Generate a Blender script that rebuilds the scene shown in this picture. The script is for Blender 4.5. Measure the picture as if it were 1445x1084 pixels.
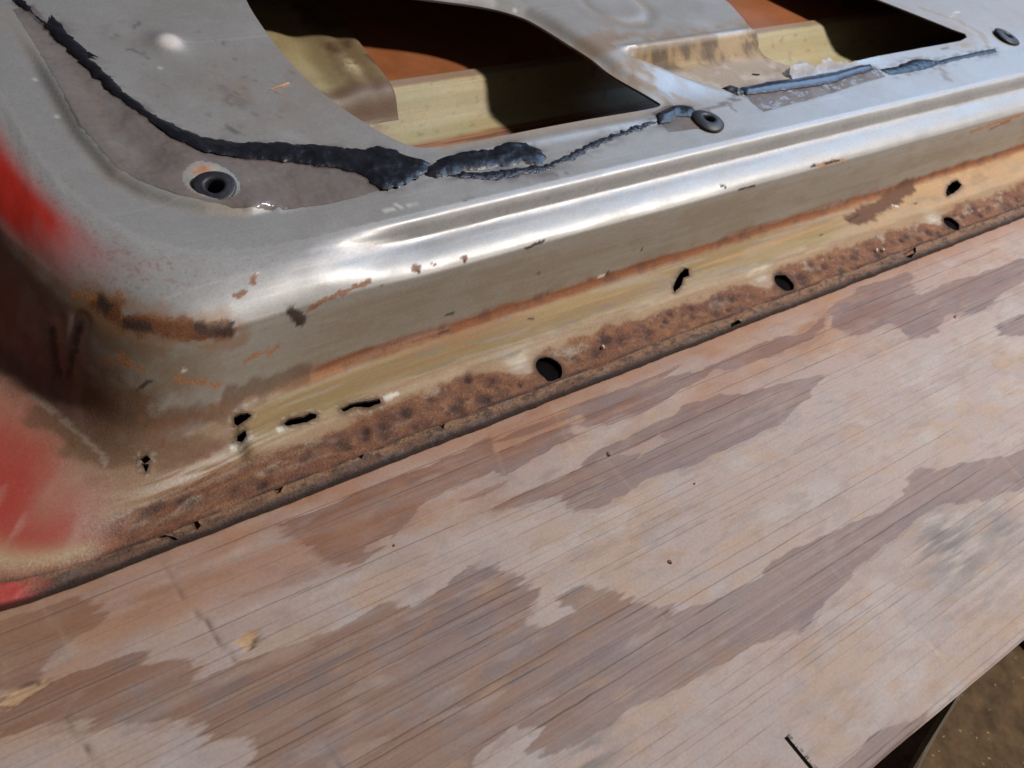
# Rusty car door shell lying skin-down on a weathered board.  Units: metres (traces in millimetres).
import bpy, math
import numpy as np
from mathutils import Matrix, Vector
from mathutils.geometry import delaunay_2d_cdt

for o in list(bpy.data.objects): bpy.data.objects.remove(o)
scene = bpy.context.scene
COL = scene.collection
MM = 0.001

# ------------------------------------------------------------------ camera
cam_d = bpy.data.cameras.new('camera'); cam = bpy.data.objects.new('camera', cam_d); COL.objects.link(cam)
cam_d.sensor_width = 36.0; cam_d.lens = 37.37; cam_d.clip_start = 0.01; cam_d.clip_end = 50
RX, DN, FW = (0.77122, -0.57594, 0.27111), (-0.28224, -0.69113, -0.66534), (0.57057, 0.43660, -0.69557)
CAM = (-0.17257, -0.19124, 0.33)
cam.matrix_world = Matrix(((RX[0], -DN[0], -FW[0], CAM[0]), (RX[1], -DN[1], -FW[1], CAM[1]), (RX[2], -DN[2], -FW[2], CAM[2]), (0, 0, 0, 1)))
cam_d.dof.use_dof = True; cam_d.dof.focus_distance = 0.46; cam_d.dof.aperture_fstop = 26
scene.camera = cam

# ------------------------------------------------------------------ light of the workshop
world = bpy.data.worlds.new('World'); scene.world = world; world.use_nodes = True
bg = world.node_tree.nodes['Background']; bg.inputs[0].default_value = (0.95, 0.92, 0.90, 1); bg.inputs[1].default_value = 0.055
def area(name, direction, dist, sx, sy, power, color, target=(0.12, 0.06, 0.0)):
    d = bpy.data.lights.new(name, 'AREA'); d.shape = 'RECTANGLE'; d.size = sx; d.size_y = sy; d.energy = power; d.color = color
    o = bpy.data.objects.new(name, d); COL.objects.link(o)
    v = Vector(direction).normalized(); o.location = Vector(target) + v*dist
    o.rotation_euler = v.to_track_quat('Z', 'Y').to_euler()
    return o
area('workshop_lamp', (0.56, -0.245, 0.79), 1.7, 0.12, 0.12, 34.5, (1.0, 0.925, 0.845))
area('open_doorway_daylight', (0.77, 0.20, 0.60), 2.4, 0.75, 1.2, 19, (0.36, 0.62, 1.0))
scene.view_settings.view_transform = 'Standard'; scene.view_settings.look = 'None'
scene.view_settings.exposure = -0.13; scene.view_settings.gamma = 1.0; scene.view_settings.use_curve_mapping = False
scene.render.engine = 'CYCLES'
scene.cycles.max_bounces = 8

# ------------------------------------------------------------------ numpy noise and shape helpers
def _hash(ix, iy, iz):
    h = (ix.astype(np.int64)*374761393 + iy.astype(np.int64)*668265263 + iz.astype(np.int64)*2147483647) & 0xffffffff
    h = ((h ^ (h >> 13))*1274126177) & 0xffffffff
    h = (h ^ (h >> 16)) & 0xffffffff
    return (h & 0xffffff)/float(0xffffff)
def vnoise(x, y, z=0.0):
    x, y = np.broadcast_arrays(np.asarray(x, float), np.asarray(y, float)); z = np.broadcast_to(np.asarray(z, float), x.shape)
    ix, iy, iz = np.floor(x), np.floor(y), np.floor(z)
    fx, fy, fz = x-ix, y-iy, z-iz
    ux, uy, uz = fx*fx*(3-2*fx), fy*fy*(3-2*fy), fz*fz*(3-2*fz)
    r = 0
    for dx in (0, 1):
        for dy in (0, 1):
            for dz in (0, 1):
                w = (ux if dx else 1-ux)*(uy if dy else 1-uy)*(uz if dz else 1-uz)
                r = r + w*_hash(ix+dx, iy+dy, iz+dz)
    return r
def fbm(x, y, z=0.0, octv=4, gain=0.55):
    a, s, n = 1.0, 0.0, 0.0
    f = 1.0; x = np.asarray(x, float); y = np.asarray(y, float)
    for i in range(octv):
        ca, sa = math.cos(0.5+0.9*i), math.sin(0.5+0.9*i)          # turn every octave so the lattice never shows
        s = s + a*vnoise((x*ca-y*sa)*f+17.3*i, (x*sa+y*ca)*f-9.1*i, np.asarray(z)*f+3.7*i+0.37); n += a; a *= gain; f *= 2.03
    return s/n
def streaks(x, y, z=0.0, octv=3):
    s, n, a, f = 0.0, 0.0, 1.0, 1.0
    for i in range(octv):
        s = s + a*vnoise(np.asarray(x)*f+17.3*i+0.31*np.asarray(y), np.asarray(y)*f-9.1*i, z+3.7*i); n += a; a *= 0.55; f *= 2.03
    return s/n
def sm(x, a, b):
    t = np.clip((np.asarray(x, float)-a)/(b-a), 0, 1); return t*t*(3-2*t)
def inpoly(px, py, poly):
    poly = np.asarray(poly, float); r = np.zeros(np.shape(px), bool); n = len(poly)
    for i in range(n):
        x1, y1 = poly[i][:2]; x2, y2 = poly[(i+1) % n][:2]
        if y1 == y2: continue
        c = ((y1 > py) != (y2 > py)) & (px < (x2-x1)*(py-y1)/(y2-y1)+x1)
        r ^= c
    return r
def dist_line(pts, line, closed=False):
    pts = np.asarray(pts, float); line = np.asarray(line, float); k = line.shape[1]
    d = np.full(len(pts), 1e9); n = len(line)
    for i in range(n if closed else n-1):
        a = line[i]; b = line[(i+1) % n]; ab = b-a; L = max(float(ab@ab), 1e-9)
        t = np.clip(((pts[:, :k]-a)@ab)/L, 0, 1)
        d = np.minimum(d, np.linalg.norm(pts[:, :k]-(a+t[:, None]*ab), axis=1))
    return d
def mix(c, col, w):
    w = np.clip(np.asarray(w, float), 0, 1)[..., None]; return c*(1-w)+np.asarray(col, float)*w

def make_mesh(name, verts, faces, col=None, prm=None, smooth=True):
    me = bpy.data.meshes.new(name)
    me.from_pydata([tuple(v) for v in np.asarray(verts, float)*MM], [], faces)
    me.update()
    if col is not None:
        a = me.attributes.new('Col', 'FLOAT_COLOR', 'POINT')
        a.data.foreach_set('color', np.concatenate([np.clip(col, 0, 1), np.ones((len(col), 1))], 1).astype(np.float32).ravel())
    if prm is not None:
        a = me.attributes.new('Prm', 'FLOAT_COLOR', 'POINT')
        a.data.foreach_set('color', np.concatenate([np.clip(prm, 0, 1), np.ones((len(prm), 1))], 1).astype(np.float32).ravel())
    if smooth: me.polygons.foreach_set('use_smooth', np.ones(len(me.polygons), bool))
    return me
def obj(name, me, mat, parent=None):
    o = bpy.data.objects.new(name, me); COL.objects.link(o)
    if mat is not None and me is not None:
        me.materials.clear(); me.materials.append(mat)
    if parent is not None: o.parent = parent
    return o
def tag(o, label=None, cat=None, group=None, kind=None):
    if label: o['label'] = label
    if cat: o['category'] = cat
    if group: o['group'] = group
    if kind: o['kind'] = kind
    return o

# ------------------------------------------------------------------ materials
def new_mat(name):
    m = bpy.data.materials.new(name); m.use_nodes = True
    nt = m.node_tree; return m, nt, nt.nodes['Principled BSDF']
def node(nt, typ, **kw):
    n = nt.nodes.new(typ)
    for k, v in kw.items(): setattr(n, k, v)
    return n
def noise(nt, scale, detail=4, rough=0.6, vec=None):
    n = node(nt, 'ShaderNodeTexNoise'); n.inputs['Scale'].default_value = scale; n.inputs['Detail'].default_value = detail; n.inputs['Roughness'].default_value = rough
    if vec is not None: nt.links.new(vec, n.inputs['Vector'])
    return n
def maprange(nt, val, a, b, c, d):
    n = node(nt, 'ShaderNodeMapRange'); nt.links.new(val, n.inputs[0])
    for i, v in enumerate((a, b, c, d)): n.inputs[i+1].default_value = v
    return n.outputs[0]
def mathn(nt, op, a, b):
    n = node(nt, 'ShaderNodeMath', operation=op)
    for i, v in enumerate((a, b)):
        if isinstance(v, (int, float)): n.inputs[i].default_value = v
        else: nt.links.new(v, n.inputs[i])
    return n.outputs[0]
def attr_material(name, fine_scale=900, fine_amt=0.16, bump_scale=1100, bump=0.5, base_bump=0.04, stretch=(1, 1, 1), coat=0.0, bdist=0.0006, grain=1500, grain_amt=0.10, scratch=False):
    """Colour from Col; roughness, metal and rust relief from Prm; fine grain from object-space noise."""
    m, nt, bs = new_mat(name)
    tc = node(nt, 'ShaderNodeTexCoord'); mp = node(nt, 'ShaderNodeMapping'); mp.inputs['Scale'].default_value = stretch
    nt.links.new(tc.outputs['Object'], mp.inputs['Vector']); vec = mp.outputs[0]
    ac = node(nt, 'ShaderNodeAttribute', attribute_name='Col'); ap = node(nt, 'ShaderNodeAttribute', attribute_name='Prm')
    sp = node(nt, 'ShaderNodeSeparateColor'); nt.links.new(ap.outputs['Color'], sp.inputs[0])
    n1 = noise(nt, fine_scale, 5, 0.7, vec)
    amp = mathn(nt, 'MULTIPLY_ADD', sp.outputs[2], 1.6); amp.node.inputs[2].default_value = 0.45
    dev = mathn(nt, 'MULTIPLY', maprange(nt, n1.outputs['Fac'], 0.28, 0.72, -fine_amt, fine_amt), amp)
    fac = mathn(nt, 'ADD', dev, 1.0)
    n3 = noise(nt, grain, 3, 0.75, tc.outputs['Object'])
    fac = mathn(nt, 'ADD', fac, maprange(nt, n3.outputs['Fac'], 0.25, 0.75, -grain_amt, grain_amt))
    mul = node(nt, 'ShaderNodeVectorMath', operation='SCALE'); nt.links.new(ac.outputs['Color'], mul.inputs[0]); nt.links.new(fac, mul.inputs['Scale'])
    nt.links.new(mul.outputs[0], bs.inputs['Base Color'])
    if scratch:
        for ang, sc_, a_ in ((0.35, 170, 0.06), (-0.9, 130, 0.05)):
            m2 = node(nt, 'ShaderNodeMapping'); m2.inputs['Rotation'].default_value = (0, 0, ang); m2.inputs['Scale'].default_value = (0.05, 3.2, 1); nt.links.new(tc.outputs['Object'], m2.inputs['Vector'])
            ns = noise(nt, sc_, 3, 0.6, m2.outputs[0]); fac = mathn(nt, 'ADD', fac, maprange(nt, ns.outputs['Fac'], 0.62, 0.74, 0.0, a_*2.2))
        nt.links.new(fac, mul.inputs['Scale'])
        nb = noise(nt, 38, 5, 0.6, tc.outputs['Object']); rv = maprange(nt, nb.outputs['Fac'], 0.3, 0.7, -0.07, 0.09)
        nt.links.new(mathn(nt, 'ADD', sp.outputs[0], rv), bs.inputs['Roughness'])
    else:
      nt.links.new(mathn(nt, 'ADD', sp.outputs[0], maprange(nt, n1.outputs['Fac'], 0.3, 0.7, -0.06, 0.06)), bs.inputs['Roughness'])
    nt.links.new(sp.outputs[1], bs.inputs['Metallic'])
    n2 = noise(nt, bump_scale, 6, 0.7, vec)
    bp = node(nt, 'ShaderNodeBump'); bp.inputs['Distance'].default_value = bdist
    st = mathn(nt, 'MULTIPLY_ADD', sp.outputs[2], bump); st.node.inputs[2].default_value = base_bump
    nt.links.new(st, bp.inputs['Strength']); nt.links.new(n2.outputs['Fac'], bp.inputs['Height']); nt.links.new(bp.outputs[0], bs.inputs['Normal'])
    if coat: bs.inputs['Coat Weight'].default_value = coat; bs.inputs['Coat Roughness'].default_value = 0.25
    return m
M = {}
M['door'] = attr_material('worn_silver_paint', fine_amt=0.22, bump=0.95, bdist=0.0010, scratch=True)
M['wood'] = attr_material('weathered_board', fine_scale=420, fine_amt=0.045, bump_scale=500, bump=0.35, base_bump=0.12, stretch=(0.06, 2.2, 1), bdist=0.0004, grain=700, grain_amt=0.13)
def simple(name, c1, c2, scale, rough, metal=0.0, bump=0.3, bscale=800, spec=0.5, bdist=0.0006):
    m, nt, bs = new_mat(name)
    tc = node(nt, 'ShaderNodeTexCoord'); n = noise(nt, scale, 5, 0.65, tc.outputs['Object'])
    r = node(nt, 'ShaderNodeValToRGB'); r.color_ramp.elements[0].position = 0.32; r.color_ramp.elements[1].position = 0.68
    r.color_ramp.elements[0].color = (*c1, 1); r.color_ramp.elements[1].color = (*c2, 1)
    nt.links.new(n.outputs['Fac'], r.inputs[0]); nt.links.new(r.outputs[0], bs.inputs['Base Color'])
    bs.inputs['Roughness'].default_value = rough; bs.inputs['Metallic'].default_value = metal; bs.inputs['Specular IOR Level'].default_value = spec
    n2 = noise(nt, bscale, 5, 0.65, tc.outputs['Object']); bp = node(nt, 'ShaderNodeBump'); bp.inputs['Strength'].default_value = bump; bp.inputs['Distance'].default_value = bdist
    nt.links.new(n2.outputs['Fac'], bp.inputs['Height']); nt.links.new(bp.outputs[0], bs.inputs['Normal'])
    return m
M['sealant'] = simple('old_butyl_sealant', (0.004, 0.005, 0.009), (0.014, 0.014, 0.021), 110, 0.33, bump=0.45, bscale=210, bdist=0.0010, spec=0.45)
M['sealant_wet'] = simple('glossy_butyl_sealant', (0.005, 0.006, 0.011), (0.020, 0.022, 0.036), 160, 0.22, bump=0.8, bscale=300, bdist=0.0015)
M['sealant_blue'] = simple('smooth_blue_black_butyl', (0.020, 0.024, 0.045), (0.040, 0.046, 0.075), 120, 0.30, bump=0.25, bscale=300)
M['rubber'] = simple('dusty_black_rubber', (0.012, 0.013, 0.019), (0.032, 0.034, 0.044), 300, 0.5, bump=0.3)
M['primer'] = simple('orange_primer', (0.22, 0.070, 0.022), (0.29, 0.100, 0.034), 60, 0.55, bump=0.1)
M['cavity_shade'] = simple('black_cavity_shade', (0.0025, 0.002, 0.002), (0.006, 0.005, 0.0045), 200, 0.9, spec=0.05)  # near-black colour stands in for the shade below the flange
M['rough_plank'] = simple('dark_rough_sawn_plank', (0.07, 0.045, 0.038), (0.26, 0.17, 0.135), 90, 0.85, bump=1.0, bscale=350, bdist=0.002)
M['lit_edge'] = simple('painted_lit_edge', (0.26, 0.21, 0.165), (0.36, 0.30, 0.24), 140, 0.8)  # light falling on the leg's narrow edge is put into this pale colour
M['mat'] = simple('black_mat', (0.008, 0.008, 0.009), (0.016, 0.016, 0.017), 50, 0.8)
M['floor'] = simple('brown_earth_floor', (0.075, 0.041, 0.016), (0.20, 0.115, 0.050), 38, 0.9, bump=0.7, bscale=240, bdist=0.004)
M['woodchip'] = simple('fresh_wood_chip', (0.42, 0.28, 0.14), (0.58, 0.44, 0.27), 90, 0.8)
M['brownchip'] = simple('rust_flake', (0.20, 0.10, 0.065), (0.30, 0.17, 0.11), 300, 0.8)
M['copperchip'] = simple('reddish_splinter', (0.36, 0.17, 0.09), (0.50, 0.30, 0.20), 300, 0.6)
M['crumb'] = simple('pale_crumb', (0.55, 0.47, 0.40), (0.75, 0.68, 0.6), 300, 0.7)
def film_material(name, col, alpha, rough, bump=0.25, bscale=70):
    m, nt, bs = new_mat(name)
    tc = node(nt, 'ShaderNodeTexCoord'); n = noise(nt, 45, 5, 0.65, tc.outputs['Object'])
    bs.inputs['Base Color'].default_value = (*col, 1); bs.inputs['Roughness'].default_value = rough
    nt.links.new(maprange(nt, n.outputs['Fac'], 0.3, 0.7, alpha-0.22, alpha+0.22), bs.inputs['Alpha'])
    n2 = noise(nt, bscale, 3, 0.5, tc.outputs['Object']); bp = node(nt, 'ShaderNodeBump'); bp.inputs['Strength'].default_value = bump; bp.inputs['Distance'].default_value = 0.006
    nt.links.new(n2.outputs['Fac'], bp.inputs['Height']); nt.links.new(bp.outputs[0], bs.inputs['Normal'])
    return m
M['film'] = film_material('brown_plastic_film', (0.205, 0.160, 0.150), 0.48, 0.16, 1.0, 48)
M['film_white'] = film_material('torn_white_film', (0.34, 0.34, 0.38), 0.78, 0.35)

# ------------------------------------------------------------------ outlines measured on the real thing (mm in the plane of the board / panel)
TRACE={
'OPEN1':[(102.6,115.8),(92.9,124.9),(83.3,146.5),(78.0,166.3),(75.6,185.5),(75.4,209.6),(79.7,247.1),(85,255),(104,254),(128,247),(156,237),(183.4,225.5),(198.6,219.7),(213.1,212.4),(225.5,201.8),(229.2,193.3),(231.6,186.4),(235.1,174.5),(239.4,159.9),(243.1,145.0),(251.1,128.7),(255.4,119.8),(258.3,115.2),(249.0,114.0),(218.3,114.9),(170.4,115.5),(134.9,115.2)],
'OPEN2':[(543.8,180.9),(564.3,155.1),(579.7,135.7),(586.4,129.0),(583.3,124.9),(570.4,122.5),(520.6,122.7),(469.3,122.0),(428.2,120.3),(400.5,121.1),(390.9,126.1),(382.7,133.2),(374.4,141.8),(371.7,146.9),(374.2,155.7),(373.0,159.0),(377.2,172.8),(380.8,186.2),(380,225),(400,265),(500,265)],
'RECESS':[(-32.6,257.3),(-31.8,242.8),(-32.1,225.6),(-34.5,192.2),(-36.3,161.9),(-33.6,134.1),(-27.5,122.0),(-19.9,113.5),(-8.9,105.7),(4.9,100.1)],
'RIDGE':[(260.9,156.3),(374.5,157.2)],
'SEAL_A':[(-22.6,261.7),(-19.4,239.1),(-13.9,246.3),(-13.1,228.3),(-8.6,210.2),(-12.5,214.2),(-9.7,198.4),(-8.2,183.8),(-3.2,167.1),(4.2,152.7),(9.5,147.3),(23.6,140.2),(41.2,135.6),(61.3,127.8),(73.0,123.1),(81.8,122.4),(88.2,117.5),(94.5,109.4),(98.0,105.9),(92.5,100.6),(86.1,97.8),(78.5,96.4),(70.2,94.8),(65.1,98.3),(64.2,105.5),(60.4,111.1),(54.1,115.4),(40.7,122.1),(21.8,130.2),(11.0,134.1),(3.9,138.9),(-1.7,146.7),(-5.6,158.2),(-9.1,171.1),(-13.2,190.1),(-16.3,212.2),(-20.5,241.0),(-24.9,262.0)],
'SEAL_B':[(94.2,104.3),(107.0,107.7),(121.5,108.1),(135.1,106.7),(144.7,109.8),(154.7,106.7),(159.9,100.8),(158.5,94.3),(153.4,91.2),(145.1,94.1),(129.2,95.7),(114.2,97.7),(105.7,96.9),(96.2,97.5),(92.3,100.1)],
'SEAL_C':[(101.1,97.1),(111.6,96.8),(122.8,92.6),(137.3,92.4),(153.0,90.2),(165.2,91.4),(180.0,95.5),(200.3,99.7),(222.9,102.5),(236.8,103.5),(243.9,103.7),(229.2,100.9),(203.5,97.6),(183.1,93.5),(168.2,89.5),(152.7,87.0),(137.5,86.9),(125.1,87.2),(113.8,91.4)],
'SEAL_D':[(246.9,108.7),(253.8,110.3),(262.2,111.6),(269.3,112.0),(275.2,109.3),(274.7,104.1),(267.9,101.7),(258.8,103.9),(250.4,100.8),(242.4,100.9)],
'SEAL_E':[(323.4,115.7),(349.3,115.9),(377.9,114.3),(413.1,113.9),(437.3,115.3),(450.1,114.3),(447.3,110.8),(426.5,109.5),(397.0,106.4),(370.4,107.7),(342.3,109.4),(322.8,110.9)],
'SEAL_F':[(454.4,110.2),(473.7,109.6),(499.0,113.0),(509.2,111.0),(522.7,105.0),(508.0,101.9),(492.3,101.7),(471.7,101.8),(457.9,103.0)],
'SEAL_G':[(521.1,107.0),(547.0,108.1),(578.5,108.4),(596.2,107.8),(592.3,104.0),(572.2,104.1),(539.7,104.2),(517.6,102.6)],
'SEAL_H':[(311.0,119.8),(320.0,121.4),(323.7,117.8),(324.6,112.6),(318.1,110.5),(313.9,114.2)],
'FILM_A':[(-27.7,254.2),(-28.7,231.1),(-31.3,196.7),(-33.8,164.7),(-31.1,136.6),(-25.0,124.4),(-16.4,114.7),(-7.8,108.0),(1.3,102.1),(5.1,100.5),(20.3,96.8),(38.9,94.9),(52.6,95.1),(69.7,96.9),(68.9,110.3),(57.1,120.6),(38.6,130.7),(22.0,137.1),(8.0,144.2),(-0.3,156.3),(-7.1,175.8),(-12.7,206.1),(-16.8,234.6),(-18.4,256.4)],
'FILM_B':[(246.1,110.8),(245.6,103.2),(243.7,94.2),(256.6,92.9),(267.1,92.2),(271.0,99.7),(268.2,110.9),(260.1,114.1)],
'FILM_C':[(322.8,110.9),(320.8,102.9),(321.7,94.4),(336.5,95.1),(363.9,95.9),(394.2,98.0),(418.9,100.2),(452.5,102.6),(454.7,111.8),(449.8,116.0),(434.0,115.1),(402.8,111.3),(367.6,111.2)],
'FILM_D':[(371.5,120.9),(383.1,124.6),(387.6,126.7),(389.3,122.6),(395.7,119.0),(399.7,121.2),(408.5,122.6),(413.6,124.0),(415.6,121.2),(427.1,119.0),(439.1,118.3),(450.7,114.3),(439.6,114.0),(411.6,112.6),(370.3,113.6)],
'GROM':[(-1.0,114.7),(274.9,95.5),(625.6,116.5)],
'BOSS':[(26.6,215.4)],
'RINGMARK':[(291.5,199.3)],
'HOLES':[(118.5,15.6),(289.9,15.8),(459.4,14.3)],
'CHIPS':[[(-25.3,39.7),(-22.3,40.3),(-19.5,39.9),(-19.6,38.4),(-22.5,36.9),(-25.1,36.5),(-26.0,37.7)],[(-27.3,33.3),(-23.9,32.9),(-24.4,30.8),(-26.8,29.6),(-28.7,31.2)],[(-9.0,30.3),(-5.7,31.6),(-0.9,30.7),(2.9,31.2),(5.3,29.7),(3.7,28.0),(-1.0,27.6),(-4.9,28.5),(-8.7,28.6)],[(15.7,28.5),(21.1,29.1),(27.3,28.2),(33.6,27.2),(33.3,25.7),(27.4,25.6),(21.4,26.9),(16.4,27.0)],[(-64.4,36.1),(-61.5,35.9),(-60.9,34.2),(-63.7,34.0)],[(-64.4,33.6),(-62.5,33.1),(-63.5,30.7),(-64.5,31.5)],[(214.7,32.8),(219.9,36.1),(227.5,39.6),(231.7,41.7),(234.5,40.1),(229.6,36.1),(225.9,36.2),(220.7,32.4),(213.2,29.5)],[(475.6,34.3),(485.0,39.2),(494.0,41.2),(500.0,41.1),(499.1,36.7),(489.9,34.0),(480.4,32.2),(473.9,31.8)]],
'CRACKS':[[(-71.1,5.9),(-68.4,6.0),(-66.6,3.1),(-66.3,-0.6),(-67.1,1.1),(-68.9,3.9),(-70.7,4.5)],[(-59.5,7.7),(-55.8,7.0),(-56.5,2.6),(-58.7,2.0),(-58.4,4.9)],[(-25.6,6.9),(-21.8,8.1),(-21.1,7.0),(-24.1,3.7),(-26.3,4.0)],[(8.7,7.0),(11.8,8.3),(14.5,6.8),(12.7,4.9),(10.9,6.8),(8.5,5.6)],[(391.7,4.8),(406.9,7.1),(404.2,3.3),(395.9,-0.6),(391.8,1.5)],[(231.6,2.7),(238.0,3.5),(240.5,1.0),(235.2,-0.8),(230.0,0.6)],[(51.5,8.3),(55.8,8.2),(53.9,6.5),(50.8,4.1),(51.1,6.0)]],
'STAINS':[[(-33.8,-6.5),(-13.2,-6.7),(8.9,-6.7),(39.2,-7.0),(70.3,-4.4),(66.1,-12.9),(44.9,-19.4),(29.3,-21.8),(8.3,-28.4),(-8.1,-34.5),(-15.3,-36.3),(-21.3,-31.3),(-27.8,-22.0),(-26.4,-16.9)],[(86.1,-35.0),(114.8,-30.3),(127.5,-30.6),(152.2,-31.0),(166.9,-27.9),(185.3,-29.4),(212.2,-33.7),(254.1,-41.6),(256.9,-45.3),(238.2,-50.4),(210.1,-55.7),(188.8,-56.0),(165.2,-56.1),(140.7,-55.6),(125.3,-52.9),(114.4,-55.3),(93.3,-55.6),(83.0,-53.5),(79.5,-43.3),(62.1,-41.0),(47.5,-36.0),(66.5,-35.2)],[(113.4,-16.6),(121.8,-9.0),(144.3,-11.4),(162.6,-11.9),(182.4,-11.6),(203.6,-16.1),(182.0,-19.8),(159.7,-20.2),(143.5,-22.7),(122.9,-20.7)],[(304.5,-7.8),(350.1,-3.5),(386.9,-5.4),(374.3,-22.7),(425.4,-23.3),(489.1,-27.9),(500.3,-35.3),(456.5,-43.5),(405.3,-46.5),(378.2,-47.0),(349.3,-49.7),(333.9,-43.8),(336.2,-33.1),(303.3,-30.4),(293.4,-22.7),(300.0,-15.4)],[(400.7,-60.3),(436.5,-61.1),(456.8,-67.4),(426.8,-75.1),(403.2,-69.2)],[(-119.1,-29.4),(-109.5,-29.1),(-95.5,-30.9),(-93.3,-36.7),(-81.5,-39.3),(-77.1,-42.5),(-81.1,-47.2),(-68.0,-49.4),(-61.3,-50.0),(-51.8,-52.1),(-31.4,-53.7),(-12.7,-51.9),(-5.1,-59.7),(25.6,-52.5),(32.3,-59.3),(37.4,-61.9),(41.1,-74.2),(33.7,-80.7),(33.3,-87.5),(35.2,-89.4),(51.6,-89.9),(46.1,-80.2),(54.8,-80.1),(63.9,-84.0),(73.9,-93.3),(75.6,-98.8),(89.2,-105.7),(88.8,-110.4),(119.5,-114.0),(155.9,-110.2),(172.6,-111.5),(212.5,-116.8),(240.0,-113.3),(272.6,-114.2),(317.7,-124.7),(340.5,-128.7),(329.3,-144.7),(305.8,-143.6),(281.6,-139.4),(251.0,-129.7),(242.9,-129.4),(217.6,-129.0),(176.7,-133.9),(159.4,-135.7),(141.4,-138.7),(128.6,-141.8),(123.5,-136.6),(107.3,-134.1),(79.6,-134.1),(67.8,-132.6),(54.1,-129.8),(42.7,-128.8),(29.7,-130.6),(15.8,-130.7),(2.5,-123.1),(13.9,-119.7),(-1.3,-114.1),(-9.7,-114.2),(-18.9,-118.7),(-29.4,-122.3),(-79.6,-93.0),(-79.2,-83.0),(-73.0,-75.9),(-81.1,-69.2),(-88.4,-68.9),(-85.6,-63.2),(-97.2,-55.9),(-109.6,-53.2),(-118.3,-44.2),(-121.9,-42.2),(-132.8,-39.4),(-143.1,-37.7),(-138.7,-24.8)],[(-130.8,-1.8),(-126.3,-1.3),(-113.6,-2.6),(-102.0,-4.7),(-97.1,-12.3),(-99.3,-15.3),(-110.6,-18.9),(-120.5,-21.2),(-123.9,-26.8),(-134.2,-23.8),(-138.1,-23.3)],[(38.2,-24.0),(47.9,-17.7),(67.5,-13.6),(91.8,-12.5),(107.1,-13.9),(108.6,-19.8),(87.9,-22.6),(68.2,-22.9),(56.5,-28.7),(42.3,-28.3)],[(67.3,-8.5),(96.8,-6.0),(134.3,-7.3),(176.2,-7.6),(186.8,-6.9),(166.1,-13.3),(129.9,-12.4),(109.8,-10.6),(85.1,-10.8)],[(-19.2,-64.7),(-2.1,-64.1),(8.9,-66.6),(19.9,-78.8),(7.0,-78.5),(-13.6,-72.4)],[(199.9,-14.6),(234.3,-12.6),(271.3,-16.0),(301.6,-10.2),(275.4,-23.1),(236.3,-21.4),(211.1,-19.1)],[(248.6,-109.0),(262.9,-107.5),(268.6,-112.4),(249.3,-117.6),(240.0,-117.8)],[(99.6,-186.9),(122.6,-186.3),(136.9,-186.2),(152.3,-193.2),(139.1,-195.6),(115.2,-195.9)]],
'LIGHTS':[[(40.2,-21.1),(63.0,-19.7),(66.9,-24.7),(47.2,-26.3),(37.2,-25.5)],[(121.5,-37.5),(145.4,-35.8),(148.6,-39.8),(128.0,-42.6)],[(375.4,-40.4),(394.3,-44.3),(379.6,-48.1),(360.3,-48.6)],[(-9.2,-28.7),(2.5,-27.4),(6.9,-30.6),(-6.5,-31.8)]],
'SPLINTER':[(-136.9,-25.8),(-130.7,-25.7),(-124.6,-26.4),(-123.0,-28.9),(-128.3,-30.5),(-136.7,-31.1)],
'SPLINTER2':[(-64.6,-42.3),(-60.2,-40.2),(-55.9,-41.2),(-59.5,-45.0),(-62.1,-47.5),(-65.4,-46.4)],
'SMUDGE':[(233.5,-144.4),(269.6,-147.4),(271.2,-157.0),(17.2,-135.5),(220.8,-163.7)],
'SCRATCH':[[(-73.7,-3.7),(-73.1,-15.7),(-72.3,-23.8),(-70.2,-31.3),(-69.7,-39.7),(-68.4,-48.3)],[(-121.2,-41.5),(-120.5,-49.1),(-119.2,-55.5),(-118.4,-62.9)],[(-57.0,-83.9),(-56.7,-90.6),(-56.6,-97.6)]],
'LSCRATCH':[[(179.5,-151.2),(179.3,-165.5),(180.7,-175.4),(179.6,-182.4)],[(-29.9,-33.6),(-36.7,-43.1),(-39.3,-51.1)]],
'KERF':[(90.6,-168.5),(90.3,-182.1)],
'DEBRIS':[(114.6,-34.9),(101.9,-89.9),(141.1,-64.7),(383.2,-44.6),(3.9,-33.4),(71.2,-120.7)],
}
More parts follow.
